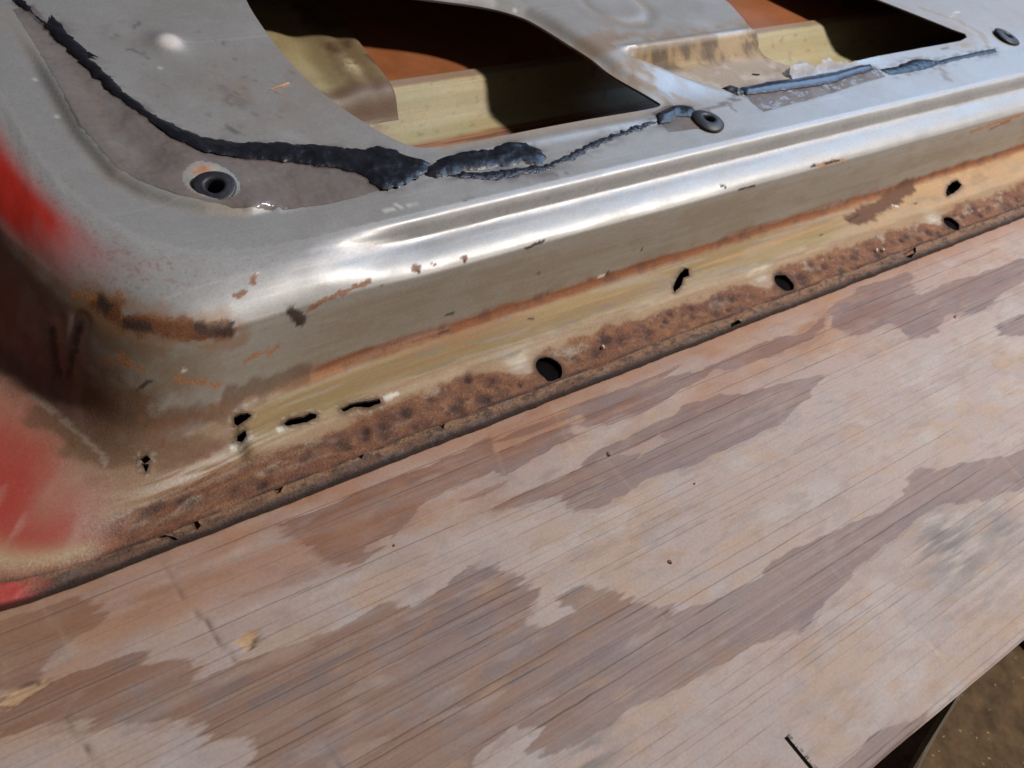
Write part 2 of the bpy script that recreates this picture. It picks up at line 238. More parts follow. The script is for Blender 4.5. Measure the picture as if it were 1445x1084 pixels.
DECALS={
'rust_streak':[[(-61.8,81.7,44.2),(-57.8,72.9,43.9),(-51.7,65.9,44.7),(-43.9,59.9,45.1),(-33.0,54.0,43.9),(-23.8,52.6,42.6)]],
'rust_dark':[[(-33.8,55.5,44.9),(-24.3,53.7,44.0)],[(2.3,54.0,43.4),(6.2,52.7,38.7)],[(-59.9,81.4,45.5),(-59.7,77.4,44.2)],[(-55.9,68.1,43.0),(-52.3,64.5,43.7)],[(407.0,41.1,7.3),(425.5,43.7,7.6),(444.0,46.2,8.3)],[(386.6,38.5,7.1),(395.0,39.3,7.2)]],
'rust_small':[[(-8.9,65.8,51.2),(-6.8,68.2,52.1)],[(9.4,53.5,41.4),(17.5,54.7,43.8),(28.3,55.6,44.1)],[(61.7,57.9,43.5),(63.3,58.8,43.9)],[(70.8,57.9,43.2),(72.4,58.1,43.3)],[(87.1,56.8,42.6),(88.0,57.2,42.9)],[(530.5,53.5,34.8),(553.7,54.0,37.4)],[(-54.9,80.0,48.0),(-54.2,78.4,47.9)],[(-18.2,62.6,49.8),(-13.6,63.0,50.1)],[(31.2,56.2,44.6),(38.2,56.8,44.6)],[(-82.3,53.5,7.6),(-82.3,51.0,7.1)],[(-59.8,45.5,17.7),(-54.1,39.9,12.4)]],
'rust_orange':[[(-18.9,48.2,28.1),(-14.2,49.0,29.5),(-8.6,49.6,29.9)],[(-45.6,48.5,29.9),(-38.1,46.5,26.7),(-30.3,45.9,22.9)],[(334.3,56.4,42.2),(360.8,55.5,41.4)],[(503.5,54.0,37.0),(571.0,54.6,39.9)],[(-7.9,49.2,27.6),(-3.1,50.1,29.7)],[(-60.8,62.4,35.1),(-59.6,59.0,33.5)],[(-66.6,88.9,42.7),(-62.4,83.6,44.4)]],
'rust_scab':[[(391.0,37.8,7.1),(415.6,41.9,7.4),(448.2,47.3,8.8)],[(375.7,38.4,7.1),(387.7,37.5,7.1)]],
'chip_dark':[[(86.9,56.4,42.3),(87.1,56.1,42.0)],[(43.5,55.3,42.7),(43.7,55.1,42.4)],[(121.0,55.0,40.8),(132.2,55.8,41.7)],[(63.0,56.9,42.8),(63.2,56.6,42.6)],[(179.5,49.5,11.9),(180.7,49.9,13.1)],[(132.3,52.1,24.9),(133.4,51.9,24.2)],[(331.1,56.5,42.3),(334.5,56.7,42.4)],[(344.1,56.0,41.9),(357.5,55.9,41.8)],[(268.2,55.1,40.9),(272.2,55.1,40.9)],[(273.4,55.0,40.8),(281.0,55.1,40.9)],[(-58.8,51.5,26.5),(-55.0,51.5,29.5)],[(-59.1,44.0,15.9),(-54.8,43.7,17.4)],[(-55.3,38.2,10.7),(-55.0,37.7,10.3)],[(4.0,52.6,38.8),(5.3,52.1,36.4)],[(0.1,53.9,43.4),(2.2,53.2,41.1)],[(124.3,41.7,7.7),(126.8,40.9,7.6)],[(256.1,58.8,43.6),(258.6,57.6,43.0)],[(80.9,50.8,16.6),(84.8,50.7,16.6)],[(373.5,37.8,7.1),(386.1,39.9,7.2)],[(340.3,34.1,7.3),(342.8,34.5,7.3)],[(201.6,51.4,20.9),(202.3,51.3,20.3)],[(438.9,34.3,7.3),(442.6,34.7,7.3)],[(77.1,47.9,9.6),(81.7,48.0,9.6)]],
'chip_and_glint':[[(-31.2,29.4,4.4),(-28.0,29.7,5.1)],[(-6.3,68.1,52.1),(-5.8,68.5,52.2)],[(174.7,49.4,11.6),(179.8,49.8,12.6)],[(420.6,38.5,7.2),(423.0,36.8,7.4)],[(-43.3,49.2,32.3),(-42.7,49.2,32.5)]],  # first entry is a painted highlight at the seat end, the rest chips
'white_spot':[[(-31.2,29.4,4.4),(-27.0,29.4,5.7)],[(-23.1,34.2,0.5),(-24.0,29.8,7.2)],[(-11.7,28.4,7.1),(5.7,32.5,0.6)],[(36.4,26.5,6.4),(41.8,26.8,6.4)]],  # first entry paints the highlight at the left end of the seat
'smear':[[(-33.3,42.9,14.5),(-1.5,45.4,10.3),(25.3,46.1,9.2)],[(-57.1,42.5,14.9),(-24.3,42.9,11.6)],[(-66.7,66.7,31.2),(-56.1,55.1,33.1)]],
'red_smear':[[(-56.9,42.8,15.3),(-42.4,41.6,13.9),(-27.9,41.2,9.7)],[(-60.8,39.9,11.5),(-50.5,35.3,7.4),(-35.2,31.5,4.9)],[(-41.4,30.6,4.9),(-54.4,32.5,5.9)]],
'panel_dark':[[(14.4,229.2,54.1),(20.6,235.9,54.1)],[(7.2,216.2,54.0),(11.6,212.9,54.1),(13.5,206.9,54.0)],[(23.3,154.0,54.1),(27.7,145.0,54.1)],[(140.4,85.1,54.0),(162.3,82.2,54.0)],[(277.8,106.1,54.0),(293.9,106.4,54.0),(316.6,112.1,54.1)],[(284.9,104.4,53.9),(315.7,108.2,54.0)],[(302.6,104.3,54.0),(302.5,99.6,54.0)],[(237.6,104.6,54.4),(243.5,105.4,54.6)],[(540.0,117.3,54.0),(551.2,118.8,54.0)],[(551.9,106.4,53.9),(581.8,104.1,54.0)],[(98.3,79.0,54.0),(100.9,78.8,54.0)],[(13.4,238.4,54.0),(13.5,237.2,54.0)]],
'panel_grey':[[(127.9,85.4,54.0),(152.9,81.5,54.0)],[(513.4,98.3,54.0),(505.8,89.8,54.0)],[(35.0,179.6,54.0),(38.1,165.3,54.0)],[(100.5,78.1,53.8),(103.0,78.3,53.9)]],
'panel_white':[[(60.5,84.0,54.1),(67.4,84.8,54.0),(74.1,83.8,54.0)],[(595.2,150.1,54.0),(618.3,155.3,54.1)],[(72.0,83.4,54.0),(77.9,84.1,54.0)],[(-38.8,203.4,54.0),(-36.6,201.8,54.1)],[(-41.0,178.7,53.9),(-39.4,175.4,53.9)]],
'panel_brown':[[(576.9,164.5,54.1),(598.6,145.7,54.1),(604.2,125.8,54.1),(588.3,106.5,54.0)],[(-18.7,198.8,54.3),(-23.7,157.6,55.5)],[(109.9,114.9,54.1),(143.1,114.7,54.1),(236.2,111.8,54.1)],[(271.0,120.4,54.9),(282.1,110.4,54.0)]],
'crease_highlight':[[(-87.1,77.3,9.3),(-85.5,72.9,9.4),(-80.6,57.8,9.2),(-75.7,43.3,7.7),(-75.4,39.0,6.5)]],  # pale line paints the highlight along the crease
'dent_shade':[[(-75.5,87.1,28.4),(-76.8,81.4,22.4),(-78.1,75.8,16.4)],[(-68.4,80.0,34.8),(-72.3,75.8,26.3),(-75.6,72.1,17.6)]],  # dark lines paint the shade inside the two dents
'brown_stain':[[(-69.9,39.9,8.7),(-56.1,34.9,7.5),(-37.1,33.6,5.6)],[(-71.8,60.4,18.9),(-58.8,48.2,22.2)],[(-23.9,44.4,14.8),(5.6,47.1,12.0)],[(-86.9,67.9,7.9),(-80.3,52.1,8.1),(-74.1,42.3,8.1)],[(-70.7,50.5,13.4),(-62.2,39.7,11.2)],[(-58.4,42.5,14.4),(-34.0,40.8,10.8)]],
'panel_rust':[[(-3.4,126.3,56.0),(0.2,126.4,56.2)],[(620.6,128.7,54.0),(625.5,129.9,54.0)]],
}
DENTS=[([(-74.7,87.6,29.8),(-76.6,81.2,22.6),(-78.1,74.5,15.5)],1.5,3.2),([(-67.6,80.8,36.3),(-72.1,75.5,26.5),(-75.8,71.7,17.3)],2.0,3.2)]
LOOSE=[('splinter',(60.8,175.3,53.9),0.25),('crumb1',(375.5,13.9,2.5),0.3),('crumb2',(380.5,13.1,2.3),1.0),('crumb3',(152.7,15.9,2.6),0.5)]
LEGS=[(204.0,-145.5,-18.5),(300.0,-272.0,-650.0)]

T = TRACE
ZT = 54.0                                           # height of the flat inner panel above the board

# ================================================================== the board
def build_board():
    rng = np.random.default_rng(5)
    kx0 = T['KERF'][0][0]
    xs = np.concatenate([np.linspace(-460, -160, 40), np.arange(-158.5, 545, 1.5), np.linspace(550, 900, 50)])
    xs = np.sort(np.concatenate([xs[np.abs(xs-kx0) > 2.4], kx0+np.array([-1.9, -1.0, -0.75, -0.7, 0, 0.7, 0.75, 1.0, 1.9])]))
    y0, dy = -194.6, 0.23
    ys = np.concatenate([y0+np.arange(0, int(202/dy))*dy, np.linspace(12, 420, 30)])
    nf = int(202/dy)
    X, Y = np.meshgrid(xs, ys)
    nx, ny = len(xs), len(ys)
    # warped lookups make the ragged edges of the stains follow the grain
    wx = X + 6*(streaks(X/80, Y/1.7, 2.0, 3)-0.5)*2 + 12*(fbm(X/18, Y/9, 5.0, 4)-0.5) + 5*(fbm(X/4, Y/2.5, 6.0, 3)-0.5); wy = Y + 3.5*(fbm(X/24, Y/8, 3.0, 3)-0.5)*2 + 1.5*(fbm(X/5, Y/3, 8.0, 3)-0.5)
    stain = np.zeros_like(X)
    for p in T['STAINS']:
        for ox, oy in ((0, 0), (1.2, 0.3), (-1.2, -0.3), (3, -0.5), (-3, 0.5), (6, 0.2), (-6, -0.2)): stain = stain+inpoly(wx+ox, wy+oy, p)/7.0
    stain = np.clip(stain, 0, 1)
    stain = sm(stain+0.5*(fbm(X/6, Y/3.0, 13.0, 4)-0.5)+0.3*(streaks(X/70, Y/1.3, 23.0, 3)-0.5), 0.32, 0.68)
    for p in T['LIGHTS']: stain = np.where(inpoly(wx, wy, p), 0, stain)
    halo = np.zeros_like(X)
    for p in T['STAINS']: halo = np.maximum(halo, inpoly(wx+14*(fbm(X/30, Y/12, 15.0, 3)-0.5), wy+11*(fbm(X/26, Y/10, 16.0, 3)-0.5)+2.0, p))
    stain = np.maximum(stain, 0.34*halo*sm(fbm(X/20, Y/7, 17.0, 4), 0.40, 0.58))
    stain = np.maximum(stain, 0.30*sm(fbm(X/48, Y/9, 18.0, 5), 0.60, 0.68))
    stain = stain*(1-0.30*sm(fbm(X/26, Y/6, 19.0, 5), 0.56, 0.66))*(0.90+0.12*sm(streaks(X/110, Y/4.0, 24.0, 3), 0.35, 0.65))
    streak = streaks(X/150, Y/0.9, 11.0, 3)
    blot = fbm(X/34, Y/20, 21.0, 4); blot2 = fbm(X/16, Y/11, 31.0, 4); fine = fbm(X/5, Y/4, 41.0, 3); big = fbm(X/110, Y/50, 51.0, 3)
    c = np.ones(X.shape+(3,))*np.array([0.385, 0.302, 0.276])
    c = mix(c, (0.405, 0.285, 0.205), sm(blot, 0.46, 0.64)*0.6)
    c = mix(c, (0.365, 0.312, 0.300), sm(blot2, 0.50, 0.66)*0.6)
    c = mix(c, (0.435, 0.385, 0.365), sm(fbm(X/40, Y/16, 131.0, 4), 0.52, 0.66)*0.5)
    c = mix(c, (0.40, 0.27, 0.18), sm(fbm(X/20, Y/9, 61.0, 4), 0.60, 0.74)*0.5)
    # long wet-looking stains: violet grey to the right, browner to the left
    sc = mix(np.ones(X.shape+(3,))*np.array([0.205, 0.136, 0.122]), (0.225, 0.126, 0.084), sm(fbm(X/60, Y/18, 71.0, 3)+np.clip(-(X-90)/420, -0.2, 0.35), 0.45, 0.72))
    sc = mix(sc, (0.190, 0.142, 0.136), sm(blot2, 0.52, 0.68)*0.6)
    sc = sc*(0.84+0.34*fbm(X/14, Y/6, 151.0, 4))[..., None]; sc = mix(sc, (0.155, 0.115, 0.118), sm(fbm(X/30, Y/9, 161.0, 4), 0.54, 0.66)*0.6)
    sc = mix(sc, (0.32, 0.20, 0.12), sm(fbm(X/26, Y/8, 91.0, 3), 0.64, 0.76)*0.6)
    c = c*(1-0.10*sm(fbm(X/9, Y/5, 141.0, 4), 0.50, 0.70))[..., None]
    w = stain*(0.86+0.14*sm(streak, 0.35, 0.6))*(1-0.16*sm(streaks(X/120, Y/2.4, 81.0, 4), 0.52, 0.72))
    c = c*(1-w[..., None])+sc*w[..., None]
    # rust washed off the door into the wood along the hem
    near = sm(Y, -58, -4)*(0.45+0.75*sm(fbm(X/45, Y/12, 101.0, 3), 0.36, 0.60))*(1-0.45*sm(X, 250, 520))
    near = np.clip(np.maximum(near, 1.0*sm(Y, -17, -1)), 0, 1.15)
    c = c*(1-near[..., None]*0.80)+(c*np.array([0.76, 0.51, 0.35])+np.array([0.03, 0.008, 0]))*near[..., None]*0.80
    c = mix(c, (0.28, 0.165, 0.10), sm(-X, 60, 140)*sm(Y, -40, -8)*0.35)
    c = c*(0.97+0.06*streak[..., None])*(0.93+0.14*fine[..., None])*(0.94+0.12*big[..., None])
    # soot smudges, scratches, torn veneer
    XY = np.stack([X.ravel(), Y.ravel()], 1)
    for i, (sx, sy) in enumerate(T['SMUDGE']):
        r = (15, 9, 10, 9, 26)[i]; a = (0.75, 0.5, 0.5, 0.6, 0.25)[i]
        d = np.hypot((X-sx)/1.5, Y-sy)/r
        c = mix(c, (0.10, 0.10, 0.105), a*np.exp(-d*d)*sm(streaks(X/16, Y/2.0, 111.0+i, 4), 0.30, 0.66))
    dark = np.zeros_like(X); z = np.zeros_like(X)
    for k, ln in enumerate(T['SCRATCH']):
        d = dist_line(XY, ln).reshape(X.shape)+1.2*(fbm(X/2.5, Y/2.5, 7.0+k, 3)-0.5)
        a = np.exp(-(d/0.62)**2)*(0.25+0.75*sm(fbm(X/7, Y/5, 9.0+k, 2), 0.35, 0.6)); c = mix(c, (0.13, 0.085, 0.065), a*0.85); z -= 0.25*a
    for ln in T['LSCRATCH']:
        d = dist_line(XY, ln).reshape(X.shape)
        c = mix(c, (0.58, 0.43, 0.27), np.exp(-(d/0.6)**2)*0.35*sm(fbm(X/6, Y/6, 9.5, 3), 0.35, 0.6))
    for p in (T['SPLINTER'], T['SPLINTER2']):
        msk = inpoly(wx, Y+(wy-Y)*0.5, p)
        c = np.where(msk[..., None], np.array([0.46, 0.29, 0.165])*(0.7+0.5*streak[..., None]), c); z -= 0.5*msk
        e = dist_line(XY, p[1:-1]).reshape(X.shape); a = np.exp(-(e/0.8)**2)*sm(fbm(X/6, Y/3, 5.5, 3), 0.42, 0.6); c = mix(c, (0.10, 0.06, 0.04), a*0.9)
    # faint cross-grain saw marks
    for k in range(16):
        x0 = rng.uniform(-140, 420); yy = rng.uniform(-190, -10); L = rng.uniform(15, 60); bend = rng.uniform(-0.5, 0.7)
        d = np.abs(X-(x0+bend*(Y-yy)*0.6+0.004*(Y-yy)**2)); c = mix(c, (0.50, 0.38, 0.27), np.exp(-(d/0.9)**2)*sm(-np.abs(Y-yy), -L/2, -L/4)*0.12)
    # drying checks: real grooves that run with the grain
    rows = np.arange(nf)
    def check(yc, xa, L, dep, wid):
        xi = np.where((xs > xa) & (xs < xa+L) & (xs > -160) & (xs < 545))[0]
        if len(xi) < 4: return
        xx = xs[xi]
        yy = yc + 1.5*(fbm(xx/110, np.full(xx.shape, yc), 3.0, 3)-0.5) + 0.35*(vnoise(xx/7, np.full(xx.shape, yc*3.1))-0.5)
        env = np.minimum(1, np.minimum(xx-xa, xa+L-xx)/12.0)*(0.35+0.65*sm(vnoise(xx/22, np.full(xx.shape, yc*1.7)), 0.10, 0.45))
        fr = (yy-y0)/dy
        for off in range(-4, 5):
            r = np.floor(fr).astype(int)+off; ok = (r >= 0) & (r < nf)
            d = np.abs(r-fr)*dy
            a = np.exp(-(d/wid)**2)*env*dep
            dark[r[ok], xi[ok]] = np.maximum(dark[r[ok], xi[ok]], a[ok])
    yk = -192.0
    while yk < 0:
        xk = -170+rng.uniform(-60, 10)
        while xk < 540:
            L = rng.uniform(70, 420); check(yk+rng.uniform(-0.8, 0.8), xk, L, rng.choice([0.35, 0.6, 0.9, 1.0], p=[.30, .25, .25, .20]), rng.choice([0.12, 0.16, 0.21], p=[.58, .32, .10])); xk += L*rng.uniform(0.8, 1.5)
        yk += rng.uniform(2.6, 8.0)
    dark = dark*(0.55+0.45*np.maximum(stain, sm(Y, -60, -20)*0.8))
    c = mix(c, (0.030, 0.019, 0.016), dark); z -= dark*0.6
    # saw kerf that enters from the near edge
    (kx, ky), _ = T['KERF']
    k = (np.abs(X-kx) < 0.72) & (Y < ky); k2 = k & (Y > -196)
    kd = (X-kx > 0) & (X-kx < 2.0) & (Y < ky+0.5) & (fbm(X/2, Y/1.2, 4.0, 3) > 0.5)
    c[kd] = c[kd]*0.3; c[k2] = (0.012, 0.008, 0.007); c[(np.abs(X-kx) < 0.8) & (Y < ky+0.2)] = (0.012, 0.008, 0.007); z[k2] = -16.0
    # worn arris at the near edge
    wob = 0.8*(fbm(X/30, np.zeros_like(X), 6.0, 4)-0.5)*sm(-Y, 190, 194.6)
    z -= sm(-Y, 193.2, 194.6)*0.9
    z += 0.10*(streak-0.5)
    V = np.stack([X, Y+wob, z], -1).reshape(-1, 3)
    idx = np.arange(nx*ny).reshape(ny, nx)
    F = np.stack([idx[:-1, :-1], idx[:-1, 1:], idx[1:, 1:], idx[1:, :-1]], -1).reshape(-1, 4)
    F = F.tolist()
    # edge faces and underside
    th = 18.0; base = len(V); per = np.concatenate([idx[0, :], idx[1:, -1], idx[-1, -2::-1], idx[-2:0:-1, 0]])
    V2 = V[per].copy(); V2[:, 2] = -th; n = len(per)
    V = np.concatenate([V, V2]); pl = per.tolist()
    F += [[pl[i], base+i, base+(i+1) % n, pl[(i+1) % n]] for i in range(n)]
    F.append([base+i for i in range(n)][::-1])
    C = np.concatenate([c.reshape(-1, 3), c.reshape(-1, 3)[per]*0.6])
    rg = np.concatenate([(0.66+0.10*(1-stain)).ravel(), np.full(n, 0.8)])
    P = np.stack([rg, np.zeros(len(V)), np.concatenate([(0.3+0.5*dark).ravel(), np.full(n, 1.0)])], 1)
    me = make_mesh('board', V, F, C, P)
    o = obj('plywood_board', me, M['wood'])
    o.rotation_euler.z = math.radians(BOARD_YAW)
    tag(o, 'weathered pinkish grey plywood board with brown stains under the rusty door', 'board')
    return o
BOARD_YAW = 0.0
build_board()

# ================================================================== the door
door = obj('car_door', None, None); door.empty_display_size = 0.05
tag(door, 'rusty silver car door shell with red paint, lying skin down on the board', 'car door')

# --- the edge of the inner panel is lofted through four traced curves (mm)
ST = dict(
 hem=[(60, 0), (8, 0), (-30, 0), (-60, 0), (-85, 0), (-108, 0), (-130, 3), (-143, 18), (-147, 60), (-147, 130), (-147, 330)],
 base=[(60, 49), (8, 46.5), (-22, 42.5), (-42, 39), (-58, 37.5), (-69, 41.5), (-78, 55), (-85, 75), (-92, 96), (-98, 140), (-100, 330)],
 rim=[(60, 55), (6, 54.2), (-20, 53.2), (-37, 54.5), (-49, 61), (-57, 71), (-64, 85), (-69.5, 99), (-74.5, 116), (-79, 142), (-80, 330)],
 top=[(60, 79), (10, 79), (-14, 82.6), (-29, 90.5), (-39, 101), (-45.5, 114), (-50, 129), (-53, 146), (-54, 165), (-53, 200), (-50, 330)])
NST = 11
CUR = {k: np.array([(160.0, v[0][1])]+[tuple(map(float, p)) for p in v]) for k, v in ST.items()}
_len = np.mean([np.linalg.norm(np.diff(CUR[k][1:], axis=0), axis=1) for k in ('hem', 'base', 'rim', 'top')], axis=0)
SK = np.concatenate([[160.0, 60.0], 60.0-np.cumsum(_len)])
S_END = SK[-1]
def curve(k, s):
    """Catmull-Rom through the stations; straight along x beyond the corner."""
    P_ = CUR[k]; s = np.asarray(s, float)
    tan = np.zeros_like(P_)
    for i in range(len(P_)):
        a, b = max(i-1, 0), min(i+1, len(P_)-1); tan[i] = (P_[b]-P_[a])/(SK[b]-SK[a])
    tan[0] = (1, 0); tan[1] = (1, 0)
    out = np.zeros(s.shape+(2,))
    st = s >= 60
    out[st, 0] = s[st]; out[st, 1] = P_[1][1]
    q = np.clip(s, S_END, 60)
    j = np.clip(np.searchsorted(-SK, -q, side='right')-1, 1, len(SK)-2)
    h = SK[j+1]-SK[j]; u = (q-SK[j])/h
    h00, h10, h01, h11 = 2*u**3-3*u**2+1, u**3-2*u**2+u, -2*u**3+3*u**2, u**3-u**2
    r = h00[..., None]*P_[j]+(h10*h)[..., None]*tan[j]+h01[..., None]*P_[j+1]+(h11*h)[..., None]*tan[j+1]
    out[~st] = r[~st]
    return out
def spl(t, tk, vk):
    """monotone-ish cubic through (tk, vk)."""
    tk = np.asarray(tk, float); vk = np.asarray(vk, float)
    d = np.diff(vk)/np.diff(tk); m = np.zeros(len(tk)); m[1:-1] = np.where(d[1:]*d[:-1] > 0, 2*d[1:]*d[:-1]/(d[1:]+d[:-1]+1e-12), 0); m[0] = d[0]; m[-1] = d[-1]
    t = np.clip(t, tk[0], tk[-1]); j = np.clip(np.searchsorted(tk, t, side='right')-1, 0, len(tk)-2)
    h = tk[j+1]-tk[j]; u = (t-tk[j])/h
    return (2*u**3-3*u**2+1)*vk[j]+(u**3-2*u**2+u)*h*m[j]+(-2*u**3+3*u**2)*vk[j+1]+(u**3-u**2)*h*m[j+1]
TW = 50.0; TM = 126.0                                # t: 0..50 flange, 50..126 wall and shoulder
TC = [50, 53, 60, 70, 78, 84, 89, 93, 98, 103, 108, 112, 116, 121, 126]
Q1 = [0.0, .20, .42, .66, .84, 1.0, 1.10, 1.25, 1.45, 1.60, 1.685, 1.73, 1.80, 1.885, 2.0]
Z1 = [10.4, 14, 22, 31.5, 37.4, 41.0, 42.9, 44.4, 45.4, 45.9, 46.8, 48.4, 51.4, 53.4, 54.0]
Q2 = [0.0, .18, .38, .62, .84, 1.0, 1.10, 1.20, 1.33, 1.46, 1.58, 1.69, 1.79, 1.90, 2.0]
Z2 = [10.0, 14, 22, 32, 39.5, 43.6, 46.2, 48.2, 50.0, 51.3, 52.3, 53.0, 53.5, 53.87, 54.0]
def loft(s, t):
    s = np.asarray(s, float); t = np.asarray(t, float)
    H, B, R_, U = (curve(k, s) for k in ('hem', 'base', 'rim', 'top'))
    xb = B[..., 0]
    step = sm(s, 14, 74)                              # the swage line fades out towards the corner
    q = spl(t, TC, Q1)*step+spl(t, TC, Q2)*(1-step)
    zw = spl(t, TC, Z1)*step+spl(t, TC, Z2)*(1-step)
    plat = sm(s, -26.5, -21)                          # raised seal seat along the bottom
    zf1 = spl(t, [0, 7, 14, 20, 23, 25.5, 28, 33, 40, 45, 48, 50], [1.6, 1.9, 2.7, 3.4, 3.9, 5.2, 6.6, 7.2, 7.5, 8.0, 9.0, 10.4])
    zf2 = spl(t, [0, 7, 14, 22, 30, 38, 44, 48, 50], [1.6, 1.9, 2.5, 3.1, 3.8, 4.8, 6.2, 8.4, 10.0])
    zf = zf1*plat+zf2*(1-plat)
    fl = t <= TW
    f = np.clip(t/TW, 0, 1)[..., None]
    pf = H+(B-H)*f
    q1 = np.clip(q, 0, 1)[..., None]; q2 = np.clip(q-1, 0, 1)[..., None]
    pw = B+(R_-B)*q1+(U-R_)*q2
    p = np.where(fl[..., None], pf, pw); z = np.where(fl, zf, zw)
    return np.concatenate([p, z[..., None]], -1)
_sg, _tg = np.meshgrid(np.arange(-200, 620, 1.0), np.arange(0, 52, 0.5)); _pg = loft(_sg, _tg)
def inv(x, y):
    d = (_pg[..., 0]-x)**2+(_pg[..., 1]-y)**2; i = np.unravel_index(np.argmin(d), d.shape); return float(_sg[i]), float(_tg[i])

def rough_poly(poly, step, amp, seed):
    """resample a closed outline and fray it a little."""
    poly = np.asarray(poly, float); out = []
    for i in range(len(poly)):
        a, b = poly[i], poly[(i+1) % len(poly)]; n = max(1, int(np.linalg.norm(b-a)/step))
        out += [a+(b-a)*k/n for k in range(n)]
    out = np.array(out); k = np.arange(len(out))
    out[:, 0] += amp*(vnoise(k*0.37, seed)+0.5*vnoise(k*0.9, seed+3.0)-0.75)*1.6; out[:, 1] += amp*(vnoise(k*0.37, seed+40.0)+0.5*vnoise(k*0.9, seed+43.0)-0.75)*1.6
    return out

class Grid:
    """regular (s,t) grid with real holes stitched in."""
    def __init__(g, ss, ts):
        g.ss, g.ts = np.asarray(ss, float), np.asarray(ts, float); g.ns, g.nt = len(g.ss), len(g.ts)
        S_, T_ = np.meshgrid(g.ss, g.ts, indexing='ij'); g.st = [np.stack([S_.ravel(), T_.ravel()], 1)]; g.n = g.ns*g.nt
        g.keep = np.ones((g.ns-1, g.nt-1), bool); g.extra = []; g.rims = []
    def holes(g, polys):
        bx = []
        for p in polys:
            a = np.searchsorted(g.ss, p[:, 0].min())-3; b = np.searchsorted(g.ss, p[:, 0].max())+2
            c = np.searchsorted(g.ts, p[:, 1].min())-3; d = np.searchsorted(g.ts, p[:, 1].max())+2
            bx.append([max(a, 0), min(b, g.ns-1), max(c, 0), min(d, g.nt-1), [p]])
        ch = True
        while ch:
            ch = False
            for i in range(len(bx)):
                for j in range(i+1, len(bx)):
                    A, B = bx[i], bx[j]
                    if A[0] <= B[1] and B[0] <= A[1] and A[2] <= B[3] and B[2] <= A[3]:
                        bx[i] = [min(A[0], B[0]), max(A[1], B[1]), min(A[2], B[2]), max(A[3], B[3]), A[4]+B[4]]; bx.pop(j); ch = True; break
                if ch: break
        for a, b, c, d, ps in bx:
            g.keep[a:b, c:d] = False
            pts, ids, edges = [], [], []
            ring = [(i, c) for i in range(a, b)]+[(b, j) for j in range(c, d)]+[(i, d) for i in range(b, a, -1)]+[(a, j) for j in range(d, c, -1)]
            for (i, j) in ring: pts.append((g.ss[i], g.ts[j])); ids.append(i*g.nt+j)
            n = len(ring); edges += [(i, (i+1) % n) for i in range(n)]
            ii, jj = np.meshgrid(np.arange(a+1, b), np.arange(c+1, d)); ii, jj = ii.ravel(), jj.ravel()
            q = np.stack([g.ss[ii], g.ts[jj]], 1); ok = np.ones(len(q), bool)
            for p in ps: ok &= ~inpoly(q[:, 0], q[:, 1], p) & (dist_line(q, p, True) > 0.45)
            for k in np.where(ok)[0]: pts.append(tuple(q[k])); ids.append(int(ii[k])*g.nt+int(jj[k]))
            for p in ps:
                o = len(pts); m = len(p); new = g.n+sum(len(e) for e in g.st[1:])
                g.st.append(p.copy()); g.rims.append([new+k for k in range(m)])
                for k in range(m): pts.append(tuple(p[k])); ids.append(new+k)
                edges += [(o+k, o+(k+1) % m) for k in range(m)]
            r = delaunay_2d_cdt([Vector(p) for p in pts], edges, [], 0, 1e-5)
            for f in r[2]:
                cc = np.mean([r[0][v][:] for v in f], axis=0)
                if any(inpoly(np.array([cc[0]]), np.array([cc[1]]), p)[0] for p in ps): continue
                o = [ids[r[3][v][0]] for v in f if r[3][v]]
                if len(o) >= 3: g.extra.append(o)
    def build(g):
        st = np.concatenate(g.st); idx = np.arange(g.n).reshape(g.ns, g.nt)
        Q = np.stack([idx[:-1, :-1], idx[1:, :-1], idx[1:, 1:], idx[:-1, 1:]], -1)[g.keep]
        used = np.zeros(len(st), bool); used[Q.ravel()] = True
        for e in g.extra: used[e] = True
        for r in g.rims: used[r] = True
        re = -np.ones(len(st), int); re[used] = np.arange(used.sum())
        F = re[Q].tolist()+[[int(re[v]) for v in e] for e in g.extra]
        return st[used], F, [[int(re[v]) for v in r] for r in g.rims]
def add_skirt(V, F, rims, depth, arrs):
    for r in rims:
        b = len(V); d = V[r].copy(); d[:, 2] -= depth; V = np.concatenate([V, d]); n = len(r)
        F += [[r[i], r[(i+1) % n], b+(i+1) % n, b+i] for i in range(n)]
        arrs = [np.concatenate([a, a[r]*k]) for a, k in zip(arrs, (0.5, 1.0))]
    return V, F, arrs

# --- paint, dirt and rust on the lofted edge
SIL = np.array([0.370, 0.365, 0.362]); OCH = np.array([0.425, 0.392, 0.340])
RUST_O = (0.330, 0.130, 0.045); RUST_B = (0.195, 0.078, 0.040); RUST_D = (0.045, 0.024, 0.022)
DEC = DECALS
def blotch(P3, name, rad, seed, frayed=3.0, power=1.0):
    """0..1 mask around traced 3D poly-lines (mm), ragged at its edge."""
    m = np.zeros(len(P3))
    for ln in DEC.get(name, []):
        ln = np.asarray(ln, float)
        lo, hi = ln.min(0)-4*rad-frayed, ln.max(0)+4*rad+frayed
        k = np.where(((P3 > lo) & (P3 < hi)).all(1))[0]
        if not len(k): continue
        d = dist_line(P3[k], ln if len(ln) > 1 else np.repeat(ln, 2, 0))
        n = (fbm(P3[k, 0]/frayed, P3[k, 1]/frayed, P3[k, 2]/frayed+seed, 4)-0.5)*2
        m[k] = np.maximum(m[k], 1-sm(d+n*frayed*0.9, rad*0.55, rad*1.15))
    return m
